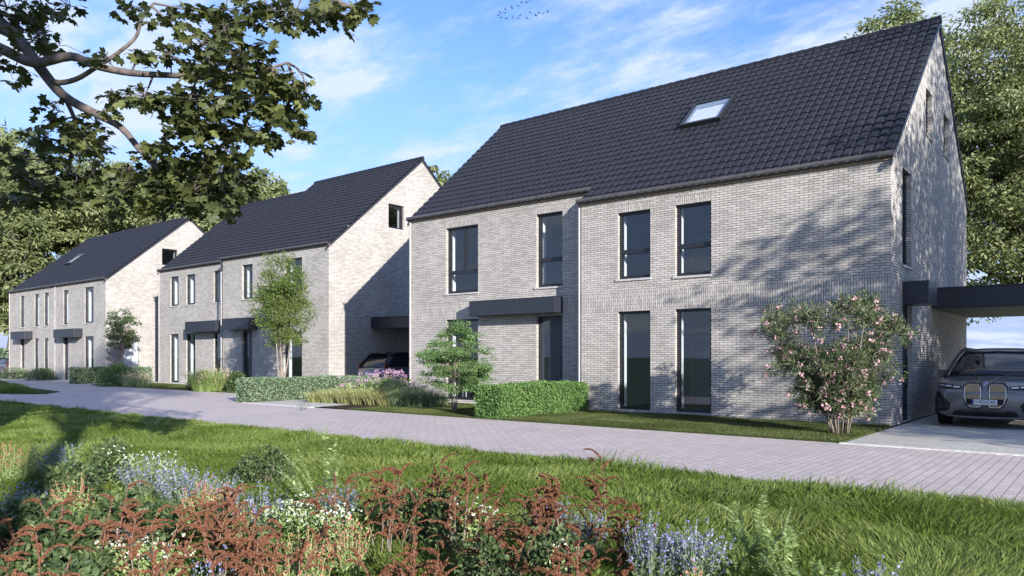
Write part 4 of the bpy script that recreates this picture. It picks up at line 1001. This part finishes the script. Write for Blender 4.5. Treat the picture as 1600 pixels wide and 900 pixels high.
# ---- overhanging branch of a big maple whose trunk stands left of the view
def maple():
    bx, by = -8.6, .9
    t = thing('maple_tree', 'big maple with branches hanging into the upper left, lobed leaves', 'tree', (bx, by, 0))
    o = np.array([bx, by, 0.0])
    b = MB(); b.tube([(0, 0, -.1), (.05, .05, 1.2), (.0, .15, 2.6), (.1, .3, 3.9), (.0, .3, 5.6), (-.2, .2, 7.4), (-.2, .0, 9.5)], [.42, .32, .29, .28, .22, .15, .05], 12)
    tr = b.build('trunk', M['bark'], t, smooth=True)
    J = np.array([.08, .3, 4.0]) + o
    def W(l): return [at(*q) for q in l]
    L1 = [J + np.array([0, 0, .3])] + W([(-60, 20, 7.4), (0, 42, 7.3), (30, 62, 7.2), (62, 105, 7.1), (100, 150, 7.0), (150, 178, 6.9), (190, 200, 6.8), (222, 238, 6.7), (262, 275, 6.6), (300, 300, 6.5)])
    L2 = [J] + W([(-50, 65, 7.0), (0, 76, 7.0), (52, 98, 6.9), (110, 88, 6.8), (150, 103, 6.7), (205, 114, 6.6), (275, 118, 6.5), (340, 122, 6.4), (400, 112, 6.3), (450, 98, 6.3)])
    L3 = W([(66, 106, 7.1), (85, 128, 7.0), (118, 124, 6.9), (152, 104, 6.8), (185, 82, 6.8), (212, 58, 6.8), (222, 30, 6.8), (240, 5, 6.8)])
    L4 = W([(70, 112, 7.1), (92, 138, 7.1), (112, 175, 7.2), (122, 210, 7.3), (108, 250, 7.4), (100, 285, 7.4)])
    L5 = [J + np.array([0, 0, 1.0])] + W([(-60, -20, 7.8), (5, 38, 7.7), (28, 45, 7.7), (30, 50, 7.7)])
    L6 = W([(170, 185, 6.85), (205, 215, 6.8), (235, 255, 6.9), (262, 285, 7.0), (290, 320, 7.0)])
    L7 = [J + np.array([0, 0, 2.2])] + W([(0, -120, 7.6), (160, -110, 7.2), (330, -60, 6.8), (450, -25, 6.6), (520, 0, 6.5), (570, 20, 6.4)])
    L8 = W([(-40, 50, 7.3), (-10, 10, 7.5), (20, -10, 7.5), (60, -5, 7.5)])
    rad = {1: (.085, .012), 2: (.066, .010), 3: (.030, .010), 4: (.030, .008), 5: (.07, .04), 6: (.028, .007), 7: (.09, .012), 8: (.03, .01)}
    b = MB(); LL = []
    def smooth_pts(P, k=4):
        P = [np.array(p) for p in P]; out = []
        for i in range(len(P) - 1):
            p0 = P[max(i - 1, 0)]; p1 = P[i]; p2 = P[i + 1]; p3 = P[min(i + 2, len(P) - 1)]
            for j in range(k):
                s = j / k; out.append(.5 * ((2 * p1) + (-p0 + p2) * s + (2 * p0 - 5 * p1 + 4 * p2 - p3) * s * s + (-p0 + 3 * p1 - 3 * p2 + p3) * s ** 3))
        return out + [P[-1]]
    for k, P in enumerate((L1, L2, L3, L4, L5, L6, L7, L8), 1):
        Q = smooth_pts(P); r0, r1 = rad[k]; n = len(Q)
        b.tube([q - o for q in Q], [r0 + (r1 - r0) * (i / (n - 1)) ** .8 for i in range(n)], 9); LL += Q[2:]
    b.build('limbs', M['bark'], tr, smooth=True)
    LLn = np.array(LL)
    # leaf sprays: (px, py, spread px x/y, how many, distance)
    SP = [(12, 12, 60, 25, 20, 7.6), (75, 22, 45, 18, 12, 7.5), (60, 55, 45, 25, 14, 7.3), (110, 10, 30, 10, 6, 7.4), (20, 115, 30, 20, 6, 7.2), (75, 70, 40, 22, 8, 7.2),
          (225, 15, 45, 14, 8, 6.9), (265, 35, 30, 22, 8, 6.8), (300, 18, 45, 16, 12, 6.7), (350, 15, 45, 14, 16, 6.7), (410, 15, 45, 22, 20, 6.6), (460, 22, 35, 20, 16, 6.5), (520, 18, 40, 22, 22, 6.4), (565, 12, 26, 16, 10, 6.3),
          (165, 85, 30, 14, 4, 6.8), (215, 82, 30, 14, 5, 6.6), (265, 85, 35, 14, 8, 6.4), (315, 68, 45, 18, 14, 6.4), (350, 48, 30, 18, 12, 6.4), (375, 85, 35, 22, 14, 6.3), (405, 80, 15, 14, 5, 6.2),
          (330, 105, 50, 20, 18, 6.3), (385, 110, 45, 18, 18, 6.2), (430, 120, 35, 20, 20, 6.2), (465, 135, 28, 18, 14, 6.2), (480, 158, 14, 14, 5, 6.1),
          (180, 150, 30, 15, 8, 6.7), (225, 150, 40, 20, 18, 6.5), (270, 155, 40, 22, 20, 6.4), (315, 155, 45, 22, 22, 6.3), (360, 160, 45, 22, 22, 6.2), (410, 160, 40, 20, 20, 6.1), (445, 180, 35, 16, 16, 6.1), (475, 200, 14, 10, 5, 6.0),
          (290, 195, 40, 20, 16, 6.3), (340, 195, 45, 20, 18, 6.2), (385, 205, 40, 16, 14, 6.1), (420, 205, 30, 14, 10, 6.1), (345, 230, 35, 14, 10, 6.2), (370, 240, 18, 10, 4, 6.1),
          (80, 165, 18, 14, 4, 7.2), (95, 190, 26, 16, 8, 7.2), (70, 215, 30, 16, 14, 7.3), (115, 215, 35, 20, 18, 7.3), (150, 225, 30, 18, 14, 7.2), (80, 235, 30, 14, 8, 7.3), (150, 190, 30, 16, 7, 7.0), (120, 275, 35, 25, 16, 7.3), (160, 270, 25, 18, 10, 7.2), (20, 250, 30, 30, 10, 7.8), (55, 290, 35, 25, 14, 7.6), (15, 310, 30, 20, 12, 7.8), (110, 305, 30, 18, 14, 7.4),
          (200, 265, 25, 14, 8, 6.9), (245, 232, 30, 14, 10, 6.7), (255, 265, 30, 20, 16, 6.7), (290, 255, 35, 20, 18, 6.6), (330, 262, 35, 20, 16, 6.5), (370, 275, 35, 16, 12, 6.5), (285, 295, 45, 18, 22, 6.7), (340, 300, 35, 16, 14, 6.6), (250, 310, 35, 18, 16, 6.8), (200, 295, 25, 20, 10, 7.0), (310, 320, 26, 12, 8, 6.7), (358, 325, 10, 18, 4, 6.6), (170, 310, 30, 18, 10, 7.2)]
    P = []; D = []; Nn = []; tw = MB(); gv = []
    for (px, py, sx, sy, n, z) in SP:
        c = at(px, py, z + rng.normal() * .15); k = np.argmin(((LLn - c) ** 2).sum(1)); st = LLn[k]
        tw.tube([p - o for p in curve_pts(st, c, .05, 5, .06)], [.012, .010, .008, .006, .004], 5, caps=False)
        n = max(2, int(n * (1.3 if py > 215 else 1.0)))
        for j in range(n):
            q = at(px + rng.normal() * sx * .52, py + rng.normal() * sy * .55, z + rng.normal() * .28)
            tw.tube([p - o for p in curve_pts(c, q, .04, 3, .05)], [.0045, .003, .0018], 3, caps=False)
            m = rng.integers(3, 6); g = rng.random()
            for i in range(m):
                dr = unit(np.array([[rng.normal(), rng.normal(), -.55 + .35 * rng.normal()]]))[0]
                base = q + dr * .03 + rng.normal(size=3) * .02
                P.append(base); D.append(dr); Nn.append(unit(np.array([[.25 * rng.normal(), .25 * rng.normal(), 1.0 + .2 * rng.normal()]]) + rng.normal(size=(1, 3)) * .28)[0]); gv.append(.5 * g + .5 * rng.random())
    tw.build('twigs', M['bark'], tr, smooth=True)
    P = np.array(P); 
    V = scatter(MAPLE, P - o, np.array(D), np.array(Nn), .088 * rng.uniform(.7, 1.25, len(P)), np.array(gv), width=1.25)
    leaves_obj('leaves', V, M['leaf_maple'], t)
    # more crown above and behind, out of the photo
    n = 2600; Q = np.stack([rng.normal(size=n) * 1.5 - .6, rng.normal(size=n) * 1.6 - .8, 7.6 + rng.normal(size=n) * 1.1], 1)
    leaves_obj('upper_crown', scatter(MAPLE, Q, rdir(n, -.4), rdir(n, 1.), .13 * rng.uniform(.7, 1.25, n)), M['leaf_maple'], t)
maple()

# ------------------------------------------------------------ grass
def value_noise(x, y, s, seed):
    g = np.random.default_rng(seed).random((64, 64)); u, v = x / s, y / s; i, j = np.floor(u).astype(int), np.floor(v).astype(int); fu, fv = u - i, v - j
    fu = fu * fu * (3 - 2 * fu); fv = fv * fv * (3 - 2 * fv); G = lambda a, b_: g[a % 64, b_ % 64]
    return (G(i, j) * (1 - fu) + G(i + 1, j) * fu) * (1 - fv) + (G(i, j + 1) * (1 - fu) + G(i + 1, j + 1) * fu) * fv
def blades(name, XY, h, w_, m, z0=.01, lean=.5, kind='stuff'):
    n = len(XY); X, Y = XY[:, 0], XY[:, 1]
    hh = h * rng.uniform(.55, 1.15, n) * (.65 + .8 * value_noise(X, Y, .55, 3)) * (.8 + .45 * value_noise(X, Y, 1.9, 8))
    la = value_noise(X, Y, .8, 5) * 9 + rng.normal(size=n) * .7; lm_ = hh * lean * rng.uniform(.3, 1.3, n)
    L = np.stack([np.cos(la) * lm_, np.sin(la) * lm_], 1); sa = rng.random(n) * 6.28; ww = w_ * rng.uniform(.7, 1.3, n) if not hasattr(w_, '__len__') else w_
    sd = np.stack([np.cos(sa) * ww, np.sin(sa) * ww, np.zeros(n)], 1)
    V = []
    for s, k in ((0, 1.), (.5, .85), (1, .08)):
        c = np.stack([X + L[:, 0] * s ** 1.8, Y + L[:, 1] * s ** 1.8, z0 + hh * s * (1 - .25 * lean * s)], 1); V += [c - sd * k, c + sd * k]
    V = np.stack(V, 1); i6 = np.arange(n)[:, None] * 6
    F = np.concatenate([i6 + np.array([[0, 1, 3, 2]]), i6 + np.array([[2, 3, 5, 4]])])
    var = np.clip(.55 * rng.random(n) + .6 * value_noise(X, Y, 1.1, 21) - .08, 0, 1)
    o = np_mesh(name, V.reshape(-1, 3), [F], m, None, var=np.concatenate([var, var]))
    o['kind'] = kind; return o
def in_view(n, z0, z1, p=1.0, y0=-5, y1=ROAD_Y0 - .02, margin=60):
    z = (z0 ** p + rng.random(n) * (z1 ** p - z0 ** p)) ** (1 / p)
    px = rng.uniform(-margin, 1600 + margin, n)
    Q = FW[None, :2] * z[:, None] + RT[None, :2] * ((px - 800) / FPX * z)[:, None]
    return Q, z
Q, z = in_view(520000, 4.3, 34, .9)
edge = ROAD_Y0 + .03 + .10 * (value_noise(Q[:, 0], Q[:, 0] * 0, .5, 2) - .5)
k = Q[:, 1] < edge; Q, z = Q[k], z[k]
blades('grass', Q, .105, .0026 + .00042 * z, M['grass'], .01, .75)
k = rng.random(2500); X = -32 + 33 * k; Q = np.stack([X, ROAD_Y0 - rng.random(2500) ** 2 * .5], 1); c = value_noise(X, X * 0, .9, 77) > .62; Q = Q[c]
blades('long_grass', Q, .20, .006, M['grass'], .01, .6)
n = 150000; Q = np.stack([rng.uniform(-17.2, -3.85, n), rng.uniform(13.95, 17.8, n)], 1); Q = Q[(Q[:, 0] < -3.8)]
blades('lawn_grass', Q, .032, .005, M['lawn'], .02, .6)
n = 26000; Q = np.stack([rng.uniform(-42.8, -28.3, n), rng.uniform(17.5, 20.7, n)], 1); blades('lawn_grass', Q, .05, .012, M['lawn'], .015, .6)
n = 36000; Q = np.stack([rng.uniform(-60, -34.2, n), rng.uniform(10.4, 14.9, n)], 1); f = (Q[:, 1] < 11.9 + (-34.2 - Q[:, 0]) * .22) & (Q[:, 1] > 10.4 + np.maximum(0, (Q[:, 0] + 36.5)) * .5)
blades('island_grass', Q[f], .22, .016, M['grass'], .03, .5)

# ------------------------------------------------------------ the flower border in the foreground
def fp(px, z): return atg(px, z)
def spikes(name, label, px, z, h, r, n, fm, group, cat='flowers', leafm='sage', fl=.0125, dens=13, part='flowers', top=.55, leaf=.032):
    x, y = fp(px, z); t = thing(name, label, cat, (x, y, 0), group)
    a = rng.random(n) * 6.28; q = np.sqrt(rng.random(n)) * r
    p0 = np.stack([np.cos(a) * q * .45, np.sin(a) * q * .45, np.zeros(n)], 1); hh = h * rng.uniform(.7, 1.08, n) * (1 - .18 * (q / r) ** 2)
    p1 = np.stack([np.cos(a) * q, np.sin(a) * q, hh], 1) + rng.normal(size=(n, 3)) * .02
    sd = unit(rng.normal(size=(n, 3)) * np.array([1, 1, 0])) * .0018
    V = np.stack([p0 - sd, p0 + sd, p1 + sd, p1 - sd], 1); F = np.arange(n)[:, None] * 4 + np.array([[0, 1, 2, 3]])
    v = rng.random(n)
    k = 16; s = rng.random((n, k)) * .75 + .05; P = p0[:, None] + (p1 - p0)[:, None] * s[..., None]; P = P.reshape(-1, 3) + rng.normal(size=(n * k, 3)) * .008
    lv = scatter(LEAF, P, unit(rng.normal(size=(n * k, 3)) + np.array([0, 0, .8])), rdir(n * k, .3), leaf * rng.uniform(.6, 1.3, n * k), width=.8)
    leaves_obj('foliage', [(V.reshape(-1, 3), [F], v), lv], M[leafm], t)
    s = top + rng.random((n, dens)) * (1.02 - top); P = p0[:, None] + (p1 - p0)[:, None] * s[..., None]; P = P.reshape(-1, 3) + rng.normal(size=(n * dens, 3)) * .0065
    leaves_obj(part, scatter(BIT, P, rdir(n * dens, .3), rdir(n * dens, .3), fl * rng.uniform(.5, 1.2, n * dens), width=.8), M[fm], t)
    return t
def whites(label, px, z, h, r, n, group):
    n = int(n * .62)
    x, y = fp(px, z); t = thing('flowering_plant', label, 'flowers', (x, y, 0), group)
    P = np.stack([rng.normal(size=n) * r * .5, rng.normal(size=n) * r * .5, rng.random(n) ** .6 * h * .9], 1)
    leaves_obj('foliage', scatter(LEAF, P, rdir(n, .5), rdir(n, .6), .035 * rng.uniform(.6, 1.3, n)), M['fern'], t)
    m = n // 11; C = np.stack([rng.normal(size=m) * r * .5, rng.normal(size=m) * r * .5, h * rng.uniform(.75, 1.1, m)], 1); P = np.repeat(C, 5, 0) + rng.normal(size=(m * 5, 3)) * .004
    leaves_obj('flowers', scatter(BROAD, P, rdir(m * 5, .2, .5), rdir(m * 5, 1.), .014 * rng.uniform(.8, 1.3, m * 5), width=1.3), M['whitef'], t)
def rust(label, px, z, h, r, n, group, tilt=0):
    x, y = fp(px, z); t = thing('rusty_plume_plant', label, 'plant', (x, y, 0), group)
    b = MB(); P = []; Wd = []; n = max(3, int(n * .52))
    for k in range(n):
        a = rng.random() * 6.28; q = rng.random() ** .5 * r; hh = h * rng.uniform(.7, 1.05) * (1 - .2 * (q / r) ** 2)
        p0 = np.array([math.cos(a) * q * .35, math.sin(a) * q * .35, 0]); p1 = np.array([math.cos(a) * q, math.sin(a) * q, hh])
        main = curve_pts(p0, p1, .03, 7, .04); b.tube(main, [.004, .004, .0035, .003, .0025, .002, .001], 4, caps=False)
        br = [(main[3:], .011)]
        for j in range(rng.integers(5, 9)):
            i = rng.integers(2, 7); s = main[i]; aa = rng.random() * 6.28; ln = rng.uniform(.20, .46) * h * (1.2 - i / 9)
            e = s + np.array([math.cos(aa) * ln, math.sin(aa) * ln, ln * rng.uniform(-.1, .6)])
            pts = curve_pts(s, e, .20, 8, .04); b.tube(pts, [.002, .002, .002, .0015, .0015, .001, .001, .001], 3, caps=False); br.append((pts, .0085))
        for pts, wd in br:
            pts = np.array(pts); m = int(46 * len(pts)); s = rng.random(m) * (len(pts) - 1.001); i = s.astype(int); f = (s - i)[:, None]
            c = pts[i] * (1 - f) + pts[i + 1] * f; tp = 1 - .8 * (s / (len(pts) - 1)); P.append(c + rng.normal(size=(m, 3)) * wd * .42 * tp[:, None]); Wd.append(.0065 * tp + .003)
    b.build('stems', M['barkp'], t)
    P = np.concatenate(P); Wd = np.concatenate(Wd)
    leaves_obj('plumes', scatter(BIT, P, rdir(len(P), .3), rdir(len(P)), Wd * rng.uniform(.7, 1.3, len(P))), M['rust'], t)
def ferny(label, px, z, h, r, n, group):
    x, y = fp(px, z); t = thing('feathery_plant', label, 'plant', (x, y, 0), group)
    b = MB(); S_ = []
    r *= 1.25
    for k in range(max(5, int(n * .45))):
        a = rng.random() * 6.28; q = rng.random() ** .6 * r; e = np.array([math.cos(a) * q, math.sin(a) * q, h * rng.uniform(.6, 1.05) * (1 - .3 * (q / r) ** 2)])
        pts = np.array(curve_pts((0, 0, 0), e, .16, 9, .05)); b.tube(pts, np.linspace(.004, .001, 9), 4, caps=False)
        m = 34; s = np.linspace(.8, 7.95, m); i = s.astype(int); f = (s - i)[:, None]; c = pts[i] * (1 - f) + pts[i + 1] * f; tan = unit(pts[i + 1] - pts[i])
        sd = unit(np.cross(tan, np.array([0.1, 0, 1.]))) 
        for sg in (-1, 1):
            D = unit(sd * sg + tan * .55 + rng.normal(size=(m, 3)) * .15); sz = .038 * np.sin(np.linspace(.5, 2.9, m)) + .008
            S_.append(scatter(LEAF, c, D, np.tile([0, 0, 1.], (m, 1)) + rng.normal(size=(m, 3)) * .25, sz * 1.1, width=1.1))
    b.build('stems', M['fern'], t); leaves_obj('leaves', S_, M['fern'], t)
def shrubby(label, px, z, h, r, n, ls, group=None, m='leaf_dark'):
    ls *= .74; n = int(n * 1.15)
    x, y = fp(px, z); bush('leafy_plant', label, (x, y), r, h, n, ls, M[m], group, cat='plant', lumps=22, tpl=POINT)
LV = 'lavender clumps in the foreground border'; RD = 'red and pink sage clumps in the foreground border'; WH = 'white flower clumps in the foreground border'
RU = 'rust coloured plume plants in the foreground border'; DK = 'dark leafy plants in the foreground border'; FE = 'feathery green plants in the foreground border'
def zt(py, h): return (CAMH - h) * FPX / (py - HZ)      # distance at which something h tall reaches picture row py
for px, py, h, r, n, lb in [(88, 690, .50, .26, 60, 'lavender beside the red sage at the left edge'), (235, 712, .48, .32, 90, 'lavender clump right of the left dark plants'), (288, 728, .46, .30, 90, 'lavender clump before the lawn, third from left'), (345, 742, .44, .22, 50, 'sparse lavender behind the pink sage'),
        (405, 762, .44, .24, 70, 'lavender left of the white flower carpet'), (525, 755, .44, .22, 70, 'lavender behind the white flower carpet'), (30, 752, .42, .2, 30, 'few lavender spikes low at the left edge'), (865, 775, .42, .22, 50, 'faded lavender among rusty plumes'), (915, 790, .40, .18, 34, 'faded lavender right within the rusty plumes'),
        (1020, 812, .46, .20, 90, 'large lavender clump, its left half'), (1085, 818, .44, .22, 100, 'large lavender clump, its right half'), (1360, 872, .36, .16, 30, 'small lavender clump low right of the feathery plant'), (330, 868, .40, .16, 26, 'lavender spikes among front plumes')]:
    spikes('lavender', lb, px, zt(py, h), h, r, n, 'lav', LV)
for px, py, h, r, n, lb in [(18, 690, .52, .32, 90, 'red and pink sage clump at the left edge'), (118, 745, .45, .22, 40, 'small pink sage among dark leaves'), (320, 752, .46, .24, 80, 'pink sage between two lavenders'), (360, 775, .42, .2, 50, 'pink sage left of the arching plumes'), (480, 835, .36, .22, 70, 'red sage before the white flowers'), (545, 815, .38, .18, 50, 'pinkish sage left of the tall plumes'), (1085, 888, .34, .10, 24, 'small red sage at the foot of the large lavender'), (470, 880, .36, .2, 50, 'red sage at the bottom edge')]:
    spikes('red_sage', lb, px, zt(py, h), h, r, n, 'red', RD, leafm='fern', fl=.011, dens=11)
for px, py, h, r, n, lb in [(205, 705, .52, .22, 500, 'white flowers left of the lavender'), (252, 712, .5, .2, 400, 'white flowers behind the lavender'), (470, 785, .38, .30, 1500, 'dense white flower carpet left of the tall plumes'), (520, 800, .36, .22, 900, 'white flower carpet beside the tall plumes'), (205, 840, .40, .20, 900, 'white flowers amid dark leaves at front left'), (250, 852, .36, .16, 500, 'few white flowers between front plumes'), (745, 788, .42, .16, 420, 'white flowers right of the tall plumes'), (885, 850, .34, .14, 260, 'pale flowers deep in the rusty plumes')]:
    whites(lb, px, zt(py, h), h, r, n, WH)
for px, py, h, r, n, ls, lb in [(175, 685, .55, .36, 900, .075, 'dark leafy plant at the back left of the border'), (110, 715, .52, .40, 1100, .08, 'dark leafy plant in front of the left lavender'), (40, 775, .50, .36, 1100, .085, 'dark leafy plant at the left edge'), (185, 770, .48, .34, 1000, .08, 'dark leafy plant behind the left plumes'), (100, 800, .50, .34, 1100, .085, 'dark leafy plant among the left plumes'), (245, 775, .42, .25, 700, .07, 'dark leafy plant before the first lavenders'),
        (415, 692, .50, .42, 1500, .06, 'rounded dark shrub before the lawn'), (640, 752, .52, .24, 800, .06, 'dark leafy plant behind the tall plumes'), (700, 770, .48, .24, 700, .06, 'dark leafy plant right behind the tall plumes'), (130, 850, .45, .3, 900, .08, 'dark leafy plant at the bottom left'), (20, 850, .42, .28, 800, .085, 'dark leafy plant in the bottom left corner'), (760, 835, .42, .26, 700, .06, 'dark leafy plant under the middle plumes'), (860, 815, .40, .3, 800, .06, 'dark leafy plant under the right plumes')]:
    shrubby(lb, px, zt(py, h), h, r, n, ls, DK)
for px, py, h, r, n, lb in [(515, 655, .95, .40, 20, 'tall feathery plant rising left of the middle'), (490, 700, .75, .34, 16, 'feathery plant behind the lavender, lower'), (1185, 765, .62, .32, 20, 'feathery plant right of the large lavender'), (1235, 790, .58, .28, 14, 'feathery plant spreading over the right lawn'), (1150, 800, .5, .22, 10, 'low feathery plant touching the lavender'), (110, 680, .6, .35, 12, 'feathery stems over the left lavender'), (1290, 868, .42, .2, 8, 'small feathery plant at the bottom right')]:
    ferny(lb, px, zt(py, h), h, r, n, FE)
for px, py, h, r, n, lb in [(60, 772, .62, .40, 16, 'rusty plumes at the left edge'), (150, 765, .62, .42, 18, 'rusty plumes left over the dark leaves'), (230, 800, .58, .34, 14, 'rusty plumes before the white flowers'), (315, 752, .62, .36, 16, 'rusty plumes crossing the pink sage'), (385, 790, .58, .32, 14, 'arching rusty plumes left of the red sage'), (450, 812, .56, .34, 12, 'arching rusty plumes over the red sage'), (535, 722, .70, .20, 5, 'single tall rusty plume by the feathery plant'),
        (600, 745, .62, .32, 14, 'rusty plumes left part of the middle group'), (655, 708, .72, .34, 16, 'tallest rusty plumes in the middle group'), (715, 738, .66, .34, 16, 'rusty plumes right part of the middle group'), (770, 800, .55, .32, 14, 'low rusty plumes joining middle and right groups'), (830, 745, .64, .30, 14, 'rusty plumes left part of the right group'), (895, 735, .66, .32, 18, 'rusty plumes centre of the right group'), (950, 700, .74, .20, 6, 'slim tall rusty plume against the lawn'), (975, 790, .52, .24, 10, 'rusty plumes beside the large lavender'), (20, 850, .5, .3, 12, 'rusty plumes in the bottom left corner'), (330, 850, .5, .3, 14, 'rusty plumes at the bottom below the lavender'), (640, 835, .5, .34, 16, 'rusty plumes at the bottom middle'), (900, 835, .5, .34, 16, 'rusty plumes at the bottom right of the group')]:
    rust(lb, px, zt(py, h), h, r, n, RU)
# bed soil under the border
bp = [atg(-120, 4.0), atg(1150, 4.0), atg(1130, 5.6), atg(1000, 6.2), atg(760, 7.0), atg(520, 8.6), atg(200, 9.4), atg(-120, 10.2)]
sheet('flower_bed', bp, .016, M['soil'])
tuft('thin weed with bent green stalks at the lawn edge, left', 0, 0, 14, .42, .10, M['fern'], xy=gbase(238, 668), w_=.006, spread=1.6, name='roadside_weed', cat='weed')
tuft('few dark grass blades at the paving edge by the straw grasses', 0, 0, 12, .5, .15, M['leaf_dark'], xy=gbase(474, 641), w_=.006, spread=.8, name='roadside_weed', cat='weed')

# ------------------------------------------------------------ birds
BD = [(75, 4), (82.3, 3.5), (87.5, 0), (69, 9.3), (59, 9.5), (60.5, 12.8), (49.5, 14.5), (41, 19.2), (48.5, 20.3), (39.3, 23.5), (43, 27.8), (51.5, 29.2), (60.8, 27), (69.3, 29), (73, 24), (83.5, 28.4), (88, 20), (97.3, 24.2), (102.3, 19.7), (108.5, 21.2), (115.8, 18.3)]
M['bird'] = plain('dark_bird', (.02, .025, .04), .8, 0, .1, 3)
bm_ = None
ORD = 'first second third fourth fifth sixth seventh eighth ninth tenth eleventh twelfth'.split()
def bird_label(i):
    up = sorted(range(9), key=lambda k: BD[k][0]); lo = sorted(range(9, 21), key=lambda k: BD[k][0])
    return 'dark bird, %s from the left in the %s line of the flock' % ((ORD[up.index(i)], 'upper') if i < 9 else (ORD[lo.index(i)], 'lower'))
for i, (bx, by) in enumerate(BD):
    p = at(740 + bx, by, 120)
    if bm_ is None:
        b = MB(); b.tube([(0, -.22, 0), (0, -.12, 0), (0, .05, .01), (0, .18, 0), (0, .3, .0)], [.01, .05, .065, .03, .02], 6)
        for s in (-1, 1):
            b.face([(s * .03, .05, .02), (s * .2, .1, .12), (s * .42, .0, .07), (s * .2, -.06, .11), (s * .03, -.08, .02)]); b.face([(s * .03, .05, .01), (s * .03, -.08, .01), (s * .2, -.06, .10), (s * .42, .0, .06), (s * .2, .1, .11)])
        o = b.build('bird', M['bird']); bm_ = o
    else: o = bm_.copy(); COL.objects.link(o)
    o.location = p; o.rotation_euler = (rng.normal() * .2, rng.normal() * .5, 1.2 + rng.normal() * .6)
    o['label'] = bird_label(i); o['category'] = 'bird'; o['group'] = 'birds flying in a flock'
